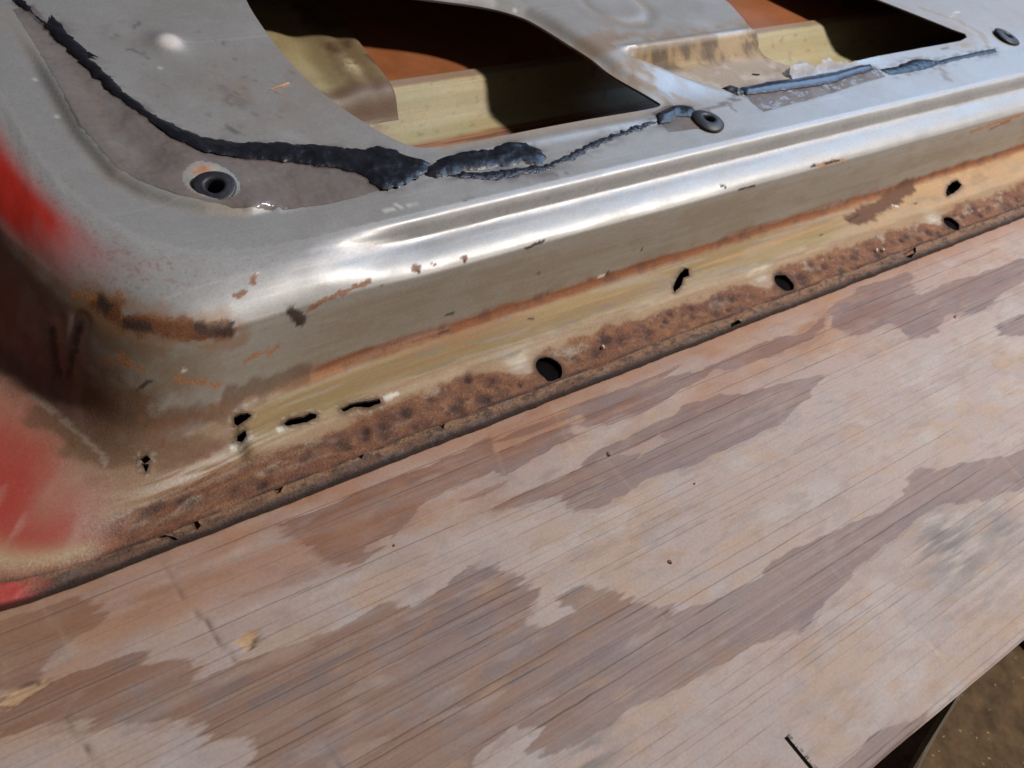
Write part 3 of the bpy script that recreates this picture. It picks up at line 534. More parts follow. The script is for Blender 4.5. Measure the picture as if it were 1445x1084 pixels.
def edge_colour(st, P3):
    s, t = st[:, 0], st[:, 1]; x, y, z = P3.T
    f1 = fbm(s/22, t/10, 1.0, 4); f2 = fbm(s/7, t/5, 2.0, 4); f3 = fbm(s/2.4, t/2.0, 3.0, 4); st1 = streaks(s/60, t/1.5, 4.0, 4)
    n = len(s); c = np.repeat(SIL[None], n, 0); rgh = 0.48+0.08*(f1-0.5)+0.06*(st1-0.5); met = np.full(n, 0.33); rst = np.zeros(n)
    left = sm(-s, 20, 75)
    def put(col, w, r=None, m=None, b=None):
        nonlocal c, rgh, met, rst
        w = np.clip(w, 0, 1); c = mix(c, col, w)
        if r is not None: rgh = rgh*(1-w)+r*w
        if m is not None: met = met*(1-w)+m*w
        if b is not None: rst = rst*(1-w)+b*w
    # olive tone on the wall, ochre on the seal seat
    wall = sm(t, 46, 52)*(1-sm(t, 76, 92))
    put(OCH, wall*(0.70+0.3*f1), 0.46, 0.30)
    put((0.33, 0.265, 0.19), wall*sm(0.35*st1+0.65*f1, 0.44, 0.62)*0.45)
    put((0.215, 0.145, 0.088), wall*left*(0.40+0.5*sm(f1, 0.42, 0.62)), 0.5, 0.12)
    put((0.150, 0.085, 0.050), wall*left*(1-sm(t, 55, 78))*sm(f2+.3*(f1-.5), 0.36, 0.58)*0.9, 0.6, 0.05, 0.3)
    flg = 1-sm(t, 47, 51)
    put((0.30, 0.212, 0.112), flg, 0.62, 0.05)
    put((0.225, 0.135, 0.072), flg*sm(-s, 8, 30)*(1-sm(-x, 76, 104))*0.95, 0.65, 0.0, 0.2)
    seat = sm(t, 25, 29)*(1-sm(t, 46, 50))*sm(s, -28, -22)
    put((0.245, 0.165, 0.062), seat*0.92, 0.64, 0.04)
    put((0.46, 0.385, 0.245), seat*(1-sm(t, 29, 37))*(0.55+0.45*np.exp(-((s-40)/90.0)**2))*sm(0.5*st1+0.5*f1, 0.36, 0.56), 0.5, 0.06)
    put((0.27, 0.130, 0.045), seat*sm(st1, 0.50, 0.66)*0.8, 0.6)
    put((0.19, 0.150, 0.110), seat*sm(fbm(s/18, t/4, 48.0, 4), 0.54, 0.66)*0.55, 0.6)
    put((0.33, 0.245, 0.10), seat*sm(streaks(s/70, t/3, 28.0, 3), 0.52, 0.68)*0.6)
    put((0.30, 0.25, 0.19), seat*sm(streaks(s/40, t/2.2, 8.0, 3), 0.56, 0.70)*0.6)
    pale = np.exp(-((t-24.5)/3.0)**2)*sm(s, -24, -8)
    put((0.46, 0.395, 0.275), np.exp(-((t-27.0)/2.6)**2)*sm(s, -24, -8)*(0.45+0.55*sm(st1, 0.35, 0.6))*0.8, 0.5, 0.08)
    for hx, hy in T['HOLES']: put((0.50, 0.47, 0.42), np.exp(-(((s-hx+13)/11.0)**2+((t-19.5)/4.2)**2))*(0.5+0.7*sm(st1, 0.3, 0.55)), 0.5, 0.08)
    put((0.23, 0.175, 0.125), np.exp(-((t-27.5-1.5*(f1-.5))/1.6)**2)*sm(s, -24, -8)*sm(streaks(s/24, t/2.0, 29.0, 4), 0.44, 0.60)*0.85, 0.7, 0, 0.3)
    # the rusted spot-weld flange; its upper border wanders
    edge = 24.0+4.5*(fbm(s/26, t*0+3, 5.0, 4)-0.5)*2
    for hx, hy in T['HOLES']: edge = edge-8.0*np.exp(-((s-hx+13)/10.0)**2)
    lw = sm(-s, 0, 34); edge = edge*(1-lw)+(27+12*(f1-0.5))*lw
    fl = sm(edge-t+3.5*(f2-0.5)*2, -1.6, 1.8)*flg*(1-sm(-x, 78, 100)*sm(t, 8, 16))
    put((0.30, 0.175, 0.085), flg*sm(edge-t+6.0+6*(f2-0.5), -3, 3)*0.65*(1-sm(-x, 80, 100)), 0.7, 0.0, 0.3)
    put(RUST_B, fl, 0.82, 0.0, 0.9)
    put((0.275, 0.125, 0.060), fl*sm(f2, 0.46, 0.62)*0.9)
    put((0.42, 0.345, 0.25), fl*sm(t, 12, 19)*sm(fbm(s/15, t/7, 65.0, 4), 0.56, 0.68)*0.75, 0.6)
    put((0.31, 0.150, 0.072), fl*sm(fbm(s/12, t/6, 15.0, 3), 0.5, 0.7)*0.7)
    put((0.125, 0.055, 0.036), fl*sm(f3+0.5*(f2-0.5), 0.52, 0.64)*0.42)
    spot = np.zeros(n); rng = np.random.default_rng(3)
    for k in range(230):
        sx = -112+(k//2)*6.1+rng.normal(0, 3.0); tt = (17.5, 12.0)[k % 2]+rng.normal(0, 2.6); r = rng.uniform(0.7, 2.9)
        a = np.abs(s-sx) < 6
        d = (np.hypot((s[a]-sx)/1.25, t[a]-tt)+1.6*(f3[a]-0.5))/r; spot[a] = np.maximum(spot[a], np.exp(-d**3)*rng.uniform(0.05, 1.0)**1.2)
    put((0.110, 0.048, 0.040), sm(fbm(s/9, t/5, 85.0, 3), 0.55, 0.68)*fl*0.4, 0.85, 0, 1.0)
    put((0.115, 0.052, 0.042), spot**0.5*fl*0.55, 0.85, 0, 1.0); put(RUST_D, spot*fl*(0.60+0.40*sm(f3, 0.3, 0.55)), 0.85, 0, 1.0)
    put((0.42, 0.26, 0.145), fl*sm(f3, 0.62, 0.74)*0.45)
    put((0.040, 0.022, 0.018), np.exp(-((t-8.2-0.8*(f1-.5))/0.8)**2)*sm(f2, 0.30, 0.55)*0.95, 0.9, 0, 1.0)
    # brown bleed round the pale zone and towards the corner
    put((0.27, 0.145, 0.072), flg*sm(f1+0.35*(f2-0.5), 0.46, 0.62)*(1-fl)*(0.40+0.55*left)*(1-seat*0.6), 0.6, 0.05, 0.2)
    put((0.27, 0.155, 0.090), flg*left*(1-sm(-x, 74, 92))*sm(f2+0.3*(f1-0.5), 0.42, 0.62)*sm(t, 20, 34)*0.85, 0.65, 0.0, 0.4)
    put((0.52, 0.44, 0.35), flg*np.exp(-((s+38)/26.0)**2)*np.exp(-((t-31)/5.5)**2)*sm(streaks(s/16, t/1.3, 18.0, 3), 0.36, 0.56)*0.9, 0.45)
    # rust line where the wall meets the seat
    rb = np.exp(-np.abs((t-49.6-1.4*(f1-0.5)*2)/2.7)**3)*sm(s, -12, 26)
    put((0.235, 0.085, 0.032), rb*(0.75+0.6*sm(st1, 0.3, 0.6)), 0.8, 0.0, 0.35)
    put((0.115, 0.050, 0.032), rb*sm(f2, 0.50, 0.66)*0.65)
    put((0.40, 0.235, 0.09), np.exp(-((t-40)/2.2)**2)*sm(s, 90, 170)*sm(st1+0.15*(f1-.5), 0.40, 0.60)*0.75, 0.6)
    far = sm(s, 330, 430)
    put((0.43, 0.26, 0.12), seat*far*(0.4+0.5*sm(f1, .4, .6)), 0.6, 0.05, 0.3)
    # red respray towards the hinge end
    f5 = fbm(s/18, t/18, 25.0, 3)
    redsh = sm(t, 78, 90)*(1-sm(t, 101, 117))*sm(y+20*(f5-0.5)+5*(f2-0.5), 74, 128)
    put((0.42, 0.024, 0.014), redsh*1.0, 0.42, 0.0); put((0.30, 0.10, 0.075), sm(fbm(x/0.9, y/0.9, z/0.9, 2), 0.60, 0.72)*sm(t, 70, 84)*(1-sm(t, 112, 122))*sm(y, 58, 84)*(1-redsh)*0.5)
    put((0.205, 0.082, 0.074), wall*sm(-x+12*(f5-0.5), 60, 84)*0.75, 0.5, 0.05)
    redfl = flg*sm(-x+26*(f5-0.5), 72, 112)*sm(t, 7, 11)
    put((0.42, 0.285, 0.225), flg*sm(-x+10*(f5-0.5), 66, 92)*sm(t, 14, 22)*0.7, 0.42, 0.05)
    put((0.37, 0.050, 0.036), redfl*0.95, 0.36, 0.0)
    put((0.21, 0.105, 0.060), flg*sm(-x, 60, 84)*sm(f1+0.3*(f2-.5), 0.54, 0.70)*0.5*(1-redfl*0.7), 0.7, 0.0, 0.2)
    put((0.52, 0.36, 0.31), redfl*sm(fbm((x+y)/40, (x-y)/7.0, 35.0, 2), 0.50, 0.74)*0.45)
    put((0.44, 0.34, 0.20), flg*sm(-x, 86, 96)*np.exp(-((t-13)/4.0)**2)*0.8, 0.5)
    # traced rust and knocks, plus painted dent shade and painted crease and seat highlights
    for nm, rad, col, amt, fr in (('rust_streak', 4.7, (0.150, 0.052, 0.015), 1.0, 7.0), ('rust_dark', 3.2, (0.040, 0.018, 0.012), 0.95, 3.5), ('rust_small', 1.1, (0.27, 0.115, 0.05), 0.85, 2.0),
                                   ('rust_orange', 1.4, (0.40, 0.165, 0.05), 0.75, 2.6), ('rust_scab', 6.0, (0.125, 0.055, 0.027), 1.0, 5.0), ('chip_dark', 0.75, (0.035, 0.022, 0.020), 0.95, 1.0),
                                   ('smear', 2.0, (0.36, 0.17, 0.075), 0.6, 3.0), ('chip_and_glint', 0.7, (0.78, 0.74, 0.68), 0.9, 1.0), ('red_smear', 2.0, (0.22, 0.075, 0.045), 0.7, 3.0), ('dent_shade', 2.2, (0.055, 0.026, 0.020), 0.8, 1.6), ('brown_stain', 6.0, (0.150, 0.080, 0.042), 0.75, 8.0), ('white_spot', 1.5, (0.70, 0.66, 0.58), 0.85, 2.2), ('crease_highlight', 0.9, (0.40, 0.34, 0.28), 0.5, 1.6)):
        m = blotch(P3, nm, rad, 3.0, fr); put(col, m*amt, 0.78 if nm != 'chip_and_glint' else 0.4, 0.0, 0.4 if 'rust' in nm else 0.2)
    halo = blotch(P3, 'rust_streak', 9.0, 9.0, 7.0); put((0.30, 0.150, 0.066), halo*0.55*(1-blotch(P3, 'rust_streak', 3.6, 3.0, 4.5)), 0.55, 0.2)
    # specks of rust and dirt everywhere on the paint
    sp = sm(fbm(s/1.6, t/1.6, 45.0, 2), 0.80, 0.86); put((0.16, 0.085, 0.05), sp*0.35*sm(t, 30, 60), 0.7, 0.1)
    gr = fbm(s/1.1, t/1.1, 55.0, 2); c = c*(0.93+0.14*gr[:, None])
    relief = -1.2*spot*fl+1.1*(f3-0.5)*fl+0.9*(f2-0.5)*fl-0.35*blotch(P3, 'rust_scab', 5.0, 3.0, 4.0)
    return c, np.stack([rgh, met, rst], 1), relief

# --- inner panel: edge loft
ss = np.concatenate([np.arange(S_END, -170, 6.0), np.arange(-168, 560, 1.25), np.arange(562, 760, 3.0)])
ts = np.concatenate([np.arange(4.0, 50, 0.8), np.arange(50.4, TM-0.3, 1.0), [TM]])
g = Grid(ss, ts)
hp = []
for i, (hx, hy) in enumerate(T['HOLES']):
    a = np.linspace(0, 2*np.pi, 30, endpoint=False); r = (6.5, 6.1, 5.9)[i]
    q = np.stack([hx+r*np.cos(a), hy+r*np.sin(a)], 1); dn = np.sin(a) < -0.5
    q += (0.9 if i == 0 else 0.35)*(np.stack([vnoise(a*3, i+.5), vnoise(a*3, i+7.5)], 1)-0.5)*dn[:, None]*2
    hp.append(q)
for i, ch in enumerate(T['CHIPS']):
    q = np.array([inv(*p) for p in ch])
    hp.append(rough_poly(q, 1.0, 0.30, 10.0+i))
g.holes(hp)
st, F, rims = g.build()
P3 = loft(st[:, 0], st[:, 1])
ec, ep, rel = edge_colour(st, P3)
P3[:, 2] += rel*(st[:, 1] < 49)
# knocks: two vertical dents in the end wall and ripples in the sheet
for ln, dep, wd in DENTS:
    d = dist_line(P3, np.asarray(ln, float)); a = dep*np.exp(-(d/wd)**2)*sm(P3[:, 2], 8, 16); P3[:, 0] += a*0.8; P3[:, 1] += a*0.5
P3[:, 2] += 0.8*(fbm(st[:, 0]/30, st[:, 1]/18, 77.0, 3)-0.5)*sm(st[:, 1], 84, 92)*(1-sm(st[:, 1], 118, 125))
P3[:, 1] += 0.9*(fbm(st[:, 0]/60, st[:, 1]/35, 78.0, 2)-0.5)*sm(st[:, 1], 52, 60)*(1-sm(st[:, 1], 80, 90))
for i, q in enumerate(hp):
    a = np.where((np.abs(st[:, 0]-q[:, 0].mean()) < np.ptp(q[:, 0])/2+6) & (np.abs(st[:, 1]-q[:, 1].mean()) < np.ptp(q[:, 1])/2+6))[0]
    d = dist_line(st[a], q, True); n_ = fbm(st[a, 0]/1.6, st[a, 1]/1.6, 7.0+i, 3)
    w_ = np.exp(-(d/(1.0+1.6*n_))**2)
    ec[a] = mix(ec[a], (0.085, 0.040, 0.028) if i < 3 else (0.15, 0.085, 0.05), w_*0.85)
    if i >= 3: ec[a] = mix(ec[a], (0.50, 0.44, 0.34), np.exp(-((d-1.6)/0.7)**2)*sm(n_, 0.52, 0.62)*0.55)
    P3[a, 2] += (0.9*(n_-0.35)*np.exp(-(d/1.3)**2))*(1.0 if i >= 3 else -0.7)
    ep[a, 2] = np.maximum(ep[a, 2], w_)
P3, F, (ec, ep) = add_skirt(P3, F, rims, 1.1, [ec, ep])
EDGE_V, EDGE_F, EDGE_C, EDGE_P = P3, F, ec, ep

# --- inner panel: flat with its pressings and openings
SEGR = T['RIDGE']
def smoothpoly(poly, it=2):
    p = np.asarray(poly, float)
    for _ in range(it):
        q = np.roll(p, -1, 0); p = np.stack([0.75*p+0.25*q, 0.25*p+0.75*q], 1).reshape(-1, 2)
    return p
OP1 = smoothpoly(T['OPEN1']); OP2 = np.asarray(T['OPEN2'], float)
OP2 = rough_poly(OP2, 4.0, 0.0, 1.0)
tear = (OP2[:, 0] < 430) & (OP2[:, 0] > 360) & (OP2[:, 1] < 165); k_ = np.arange(len(OP2))
OP2[tear] += 1.5*(np.stack([vnoise(k_*0.9, 1.3), vnoise(k_*0.9, 8.3)], 1)[tear]-0.5)*2
FAR_EDGE = np.asarray(T['OPEN1'], float)[9:22]
REC = np.asarray(T['RECESS'], float)
REC_POLY = np.concatenate([REC, [(30, 96), (60, 130), (70, 180), (70, 270), (-30, 300)]])
def panel_z(x, y):
    P2 = np.stack([x, y], 1)
    z = np.full(len(x), ZT)
    # pressed recess along the hinge end, dying out to the right
    dr = dist_line(P2, REC)*np.where(inpoly(x, y, REC_POLY), 1, -1); dr = np.where((x > -40) | (y < 90), dr, dr)
    z += 2.7*sm(dr, -2.6, 2.6)*(1-sm(x+0.45*(y-110), 4, 34))*sm(y, 92, 104)
    z -= 1.3*np.exp(-((dr-15)/7.0)**2)*(1-sm(x+0.45*(y-110), 6, 40))*sm(y, 96, 120)
    # raised bridge between the two openings with a pocket stamped below it
    br = 8.0*sm(y, 110, 160)*sm(x, 90, 175)*(1-sm(x, 430, 520))
    ridge_y = SEGR[0][1]
    yb = np.interp(x, [255, 300, 385], [154.5, 149, 139])
    side = ((x-261)*(118-156.5)-(y-156.5)*(311-261))/62.0      # >0 left of the diagonal bar
    inpk = sm(-side, -3.5, 3.5)*(1-sm(x, 420, 440))
    fz = np.where(y < ridge_y, np.where(y > yb, 52.0+(y-yb)/np.maximum(ridge_y-yb, 0.5)*10.0, 52.0+2.0*sm(-y, -yb+4, -116)), ZT+br)
    lip = 0.9*np.exp(-((y-ridge_y-1.6)/1.6)**2)*(x > 255)*(x < 380)
    z = z+br*(1-inpk)+(fz-ZT)*inpk+lip*inpk
    # rolled edge along the far side of the big opening
    de = dist_line(P2, FAR_EDGE); z -= 4.6*np.exp(-(de/6.0)**2)*sm(y, 118, 150)*sm(x, 100, 150)*(x < 300)
    # boss and ring
    bx, by = T['BOSS'][0]; d = np.hypot(x-bx, y-by-2.5); z += 3.4*np.exp(-(d/8.5)**2.2)
    rx, ry = T['RINGMARK'][0]; d = np.hypot((x-rx), (y-ry)); z -= 1.0*np.exp(-((d-21)/4.0)**2)
    # raised rim and shallow swage round the lower edge of the big opening
    d1 = dist_line(P2, OP1, True); z += 0.8*np.exp(-((d1-7.5)/2.5)**2)*(1-sm(y, 125, 150))*sm(x, 90, 120)
    z += 0.5*(fbm(x/55, y/45, 3.0, 2)-0.5)+0.14*(fbm(x/14, y/12, 5.0, 2)-0.5)
    return z
def edge_fade(x, y, z, lim):
    d = dist_line(np.stack([x, y], 1), lim); return ZT+(z-ZT)*sm(d, 0.0, 6.0)
TOPC = loft(ss, np.full(len(ss), TM))[:, :2]
outer = [tuple(p) for p in TOPC]                         # from the far top-left round the corner to the far right
close = [(760.0, 330.0)]
ring = outer+close
def domain_ok(q): return inpoly(q[:, 0], q[:, 1], np.array(ring))
gx, gy = np.meshgrid(np.arange(-60, 760, 2.0), np.arange(78, 330, 2.0)); gx[1::2] += 1.0
q = np.stack([gx.ravel(), gy.ravel()], 1)
coarse = ((q[:, 1] > 268) | (q[:, 0] > 660)) & ((np.round(q[:, 0]/2) % 4 != 0) | (np.round(q[:, 1]/2) % 4 != 0))
q = q[~coarse]
q = q[domain_ok(q)]
q = q[~inpoly(q[:, 0], q[:, 1], OP1) & ~inpoly(q[:, 0], q[:, 1], OP2)]
gr_holes = []
for (hx, hy) in T['GROM']:
    a = np.linspace(0, 2*np.pi, 24, endpoint=False); gr_holes.append(np.stack([hx+4.6*np.cos(a), hy+4.6*np.sin(a)], 1))
bite = rough_poly([(345.0, 127.0), (350.0, 125.5), (354.0, 127.0), (349.0, 129.0)], 1.2, 0.2, 3.0); gr_holes.append(bite)
dd = np.minimum.reduce([dist_line(q, np.array(ring), True), dist_line(q, OP1, True), dist_line(q, OP2, True)]+[dist_line(q, h, True) for h in gr_holes])
q = q[dd > 0.7]
for h in gr_holes: q = q[~inpoly(q[:, 0], q[:, 1], h)]
pts = list(ring); edges = [(i, (i+1) % len(ring)) for i in range(len(ring))]; loops = []
for h in [OP1, OP2]+gr_holes:
    o = len(pts); m = len(h); pts += [tuple(p) for p in h]; edges += [(o+k, o+(k+1) % m) for k in range(m)]; loops.append(list(range(o, o+m)))
pts += [tuple(p) for p in q]
r = delaunay_2d_cdt([Vector(p) for p in pts], edges, [], 0, 1e-5)
vv = np.array([v[:] for v in r[0]]); ff = np.array([f for f in r[2] if len(f) == 3])
cen = vv[ff].mean(1); ok = inpoly(cen[:, 0], cen[:, 1], np.array(ring))
for h in [OP1, OP2]+gr_holes: ok &= ~inpoly(cen[:, 0], cen[:, 1], h)
ff = ff[ok]
newid = {}
for i, o in enumerate(r[3]):
    for k in o: newid[k] = i
pz = edge_fade(vv[:, 0], vv[:, 1], panel_z(vv[:, 0], vv[:, 1]), TOPC)
PV = np.concatenate([vv, pz[:, None]], 1)
def panel_colour(P3):
    x, y, z = P3.T; n = len(x); P2 = P3[:, :2]
    f1 = fbm(x/40, y/40, 1.0, 4); f2 = fbm(x/12, y/12, 2.0, 4); f3 = fbm(x/3.4, y/3.4, 3.0, 3)
    c = np.repeat(np.array([[0.360, 0.356, 0.358]]), n, 0); rgh = 0.41+0.08*(f1-0.5); met = np.full(n, 0.36); rst = np.full(n, 0.02)
    def put(col, w, r=None, m=None, b=None):
        nonlocal c, rgh, met, rst
        w = np.clip(w, 0, 1); c = mix(c, col, w)
        if r is not None: rgh = rgh*(1-w)+r*w
        if m is not None: met = met*(1-w)+m*w
        if b is not None: rst = rst*(1-w)+b*w
    put((0.285, 0.255, 0.235), sm(f1, 0.45, 0.64)*0.35)
    # dust swept into the plain area left of the opening
    put((0.235, 0.195, 0.170), np.exp(-(((x-48)/36)**2+((y-170)/26)**2))*sm(f2, 0.36, 0.60)*0.75, 0.55, 0.2)
    put((0.13, 0.10, 0.09), np.exp(-(((x-40)/60)**2+((y-190)/60)**2))*sm(f3+0.4*(f2-0.5), 0.66, 0.76)*0.85, 0.65, 0.1)
    put((0.12, 0.085, 0.07), np.exp(-(((x-8)/7)**2+((y-228)/10)**2))*sm(f3+0.4*(f2-.5), 0.44, 0.62)*0.85, 0.7, 0.0)
    d1 = dist_line(P2, OP1, True); d2 = dist_line(P2, OP2, True)
    put((0.25, 0.19, 0.14), np.exp(-(d1/3.2)**2)*sm(f2, 0.42, 0.62)*0.45, 0.6, 0.2)
    # grime on the bridge, the diagonal bar and the pocket
    rx, ry = T['RINGMARK'][0]; d = np.hypot(x-rx, y-ry)
    put((0.27, 0.215, 0.18), np.exp(-((d-20)/3.0)**2)*sm(f2, 0.30, 0.6)*0.9*(y < ry+4), 0.6, 0.2)
    bar = sm(x, 205, 235)*(1-sm(x, 268+0.0*y, 292))*sm(y, 104, 116)*(1-sm(y, 165, 190))
    put((0.240, 0.175, 0.125), bar*sm(f2+0.3*(f1-0.5), 0.38, 0.60)*0.85, 0.6, 0.2)
    ridge = SEGR[0][1]
    put((0.215, 0.155, 0.110), np.exp(-((y-ridge-7)/8.0)**2)*sm(x, 240, 262)*(1-sm(x, 372, 382))*sm(f2, 0.36, 0.58)*0.8, 0.65, 0.15)
    pk = sm(y, 115, 120)*sm(x, 258, 275)*(1-sm(x, 395, 410))*sm(y-(-0.62*(x-311)+118), -3, 6)*(1-sm(y, ridge-1.5, ridge+0.5))
    put((0.330, 0.255, 0.185), pk*0.85, 0.7, 0.05, 0.2)
    face = pk*sm(y, 139, 147)
    put((0.345, 0.235, 0.115), face*0.9, 0.7, 0.0, 0.3)
    put((0.11, 0.075, 0.052), face*sm(f2+0.3*(f3-.5), 0.42, 0.62)*0.9, 0.75, 0.0, 0.4)
    put((0.46, 0.41, 0.37), pk*(1-face)*sm(f2, 0.50, 0.66)*0.7)
    put((0.20, 0.14, 0.10), pk*sm(f3, 0.60, 0.72)*0.7)
    # brown traces round the far opening
    put((0.28, 0.215, 0.165), np.exp(-((d2-4)/5.0)**2)*sm(x, 530, 560)*sm(f2, 0.34, 0.6)*0.9, 0.6, 0.2)
    put((0.31, 0.275, 0.25), sm(x, 500, 560)*sm(y, 110, 130)*0.6, 0.5, 0.35)
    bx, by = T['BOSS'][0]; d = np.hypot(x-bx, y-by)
    put((0.80, 0.74, 0.72), np.exp(-((d+2.0*(f2-.5))/5.2)**4)*0.85, 0.32, 0.1)  # lamp highlight painted into the colour as a pale patch
    # traces left of the grommets
    for (hx, hy) in T['GROM']:
        d = np.hypot(x-hx, y-hy); put((0.40, 0.33, 0.20), np.exp(-((d-9)/2.2)**2)*sm(f2, 0.40, 0.6)*0.7, 0.6, 0.1)
    gx_, gy_ = T['GROM'][0]
    put((0.62, 0.56, 0.45), np.exp(-(((x-gx_-1)/5.5)**2+((y-gy_-11)/3.4)**2))*0.8, 0.45, 0.05); put((0.36, 0.12, 0.04), np.exp(-(((x-gx_-1.5)/3.2)**2+((y-gy_-12.5)/2.6)**2)), 0.7, 0.0)
    # tan halo of old adhesive beside the recess line, and its stain near the bead
    dr = dist_line(P2, REC); put((0.34, 0.265, 0.185), np.exp(-((dr-1.5)/2.2)**2)*sm(f1, 0.3, 0.6)*0.5*(y > 95), 0.55, 0.2)
    put((0.30, 0.235, 0.19), np.exp(-((y-114-3*(f1-.5))/3.0)**2)*sm(x, 110, 150)*(1-sm(x, 250, 262))*0.5)
    for k, nm in enumerate(('SEAL_A', 'SEAL_B', 'SEAL_C', 'SEAL_D', 'SEAL_E', 'SEAL_F', 'SEAL_G')):
        pl = np.asarray(T[nm], float); lo, hi = pl.min(0)-12, pl.max(0)+12; a = np.where(((P2 > lo) & (P2 < hi)).all(1))[0]
        if not len(a): continue
        w_ = np.zeros(n); w_[a] = np.exp(-(dist_line(P2[a], pl, True)/4.0)**2)*sm(fbm(x[a]/9, y[a]/3.0, 30.0+k, 4), 0.44, 0.62); put((0.085, 0.082, 0.092), w_*0.75, 0.5, 0.0)
    # black scrapes, white scuffs, red overspray at the far end of the panel
    put((0.10, 0.095, 0.10), blotch(P3, 'panel_dark', 0.9, 4.0, 1.6)*0.85, 0.6, 0.0)
    put((0.13, 0.12, 0.13), blotch(P3, 'panel_grey', 3.2, 4.0, 4.0)*0.55, 0.6, 0.0)
    put((0.62, 0.60, 0.56), blotch(P3, 'panel_white', 0.7, 6.0, 2.4)*0.6, 0.6, 0.0)
    put((0.27, 0.21, 0.165), blotch(P3, 'panel_brown', 2.4, 6.0, 3.5)*0.7, 0.6, 0.1)
    put((0.40, 0.17, 0.07), blotch(P3, 'panel_rust', 1.2, 6.0, 1.6)*0.8, 0.7, 0.0)
    sp = sm(fbm(x/1.7, y/1.7, 45.0, 2), 0.80, 0.87); put((0.15, 0.12, 0.10), sp*0.6, 0.7, 0.1)
    sp = sm(fbm(x/1.5, y/1.5, 95.0, 2), 0.86, 0.90); put((0.72, 0.70, 0.68), sp*0.7, 0.6, 0.1)
    c = c*(0.94+0.12*f3[:, None])
    return c, np.stack([rgh, met, rst], 1)
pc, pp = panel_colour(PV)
PF = ff.tolist()
rims = [[newid[k] for k in lp] for lp in loops]
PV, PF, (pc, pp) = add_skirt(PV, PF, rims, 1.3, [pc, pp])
# far ends of the shell close it against the light
b0 = len(PV); far = [newid[0], newid[len(ring)-1], newid[len(ring)-2]]
low = PV[far].copy(); low[:, 2] = 1.0; PV = np.concatenate([PV, low]); pc = np.concatenate([pc, pc[far]]); pp = np.concatenate([pp, pp[far]])
PF += [[far[0], far[1], b0+1, b0], [far[1], far[2], b0+2, b0+1]]
# one sheet: join the edge loft and the flat along their common line
off = len(EDGE_V)
V = np.concatenate([EDGE_V, PV]); F = EDGE_F+[[v+off for v in f] for f in PF]
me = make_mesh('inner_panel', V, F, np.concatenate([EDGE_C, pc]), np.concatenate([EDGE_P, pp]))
import bmesh
bm = bmesh.new(); bm.from_mesh(me)
near_ = [v for v in bm.verts if abs(v.co.z-ZT*MM) < 0.0003]
bmesh.ops.remove_doubles(bm, verts=near_, dist=0.00004)
bm.to_mesh(me); bm.free()
me.polygons.foreach_set('use_smooth', np.ones(len(me.polygons), bool))
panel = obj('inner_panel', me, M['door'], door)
tag(panel, 'silver grey pressed inner panel with rusty lower edge')
mod = panel.modifiers.new('edges', 'EDGE_SPLIT'); mod.split_angle = math.radians(55)

# --- outer skin with its folded hem
def sheet(name, x0, x1, y0, y1, z, mat, parent, n=2):
    xs_, ys_ = np.linspace(x0, x1, n), np.linspace(y0, y1, n); X, Y = np.meshgrid(xs_, ys_); V = np.stack([X.ravel(), Y.ravel(), np.full(X.size, z)], 1)
    idx = np.arange(n*n).reshape(n, n); F = np.stack([idx[:-1, :-1], idx[:-1, 1:], idx[1:, 1:], idx[1:, :-1]], -1).reshape(-1, 4).tolist()
    return obj(name, make_mesh(name, V, F), mat, parent)
skin = sheet('outer_skin', -98, 756, 60, 326, 2.4, M['primer'], door); tag(skin, 'orange primed inside of the outer skin')
plate = sheet('reinforcement_plate', 147, 756, 205, 326, 21.3, M['primer'], door); tag(plate, 'orange primed plate behind the yellow rail')
cav = sheet('hem_cavity_shade', -144, 756, 1.5, 59.5, 0.55, M['cavity_shade'], door)  # dark sheet paints the shade seen through the flange holes
hs = np.concatenate([np.arange(S_END, -170, 6.0), np.arange(-168, 560, 1.0), np.arange(562, 760, 3.0)])
ht = np.array([0.0, 0.12, 0.45, 0.9, 1.5, 2.1, 2.7, 3.3, 3.9, 4.5, 5.1, 5.7, 6.3, 6.8, 7.15, 7.4, 7.5])
gh = Grid(hs, ht)
crk = []
for i, ch in enumerate(T['CRACKS']):
    q = np.array([inv(*p) for p in ch]); q[:, 1] = np.clip(q[:, 1], 1.2, 6.6)
    if np.ptp(q[:, 1]) > 0.8: crk.append(rough_poly(q, 1.2, 0.2, 60.0+i))
gh.holes(crk)
st, F, rims = gh.build(); s, t = st.T
fw = 1+0.30*(fbm(s/14, s*0, 5.0, 3)-0.5)*2
P3 = loft(s, t*fw)
zh = np.interp(t, [0, 0.12, 0.45, 0.9, 1.5, 6.3, 6.8, 7.15, 7.4, 7.5], [0.35, 1.1, 2.2, 2.9, 3.25, 3.55, 3.4, 2.9, 2.2, 1.7])
f1 = fbm(s/16, t/5, 1.0, 4); f2 = fbm(s/4, t/2.2, 2.0, 4); f3 = fbm(s/1.5, t/1.2, 3.0, 3)
P3[:, 2] = zh+(1.3*(f2-0.5)+0.5*(f1-0.5)+0.7*(f3-0.5))*sm(t, 0.3, 1.2)
P3[:, 1] += 1.6*(fbm(s/9, s*0, 12.0, 4)-0.5)*(1-sm(t, 0.5, 2.5))
c = np.repeat(np.array([[0.165, 0.085, 0.052]]), len(s), 0)
c = mix(c, (0.285, 0.160, 0.088), sm(f1+0.06*(t-3), 0.44, 0.62)*0.85); c = mix(c, (0.080, 0.050, 0.044), sm(1-t/4.2+0.9*(f1-0.5), 0.30, 0.8)*0.85)
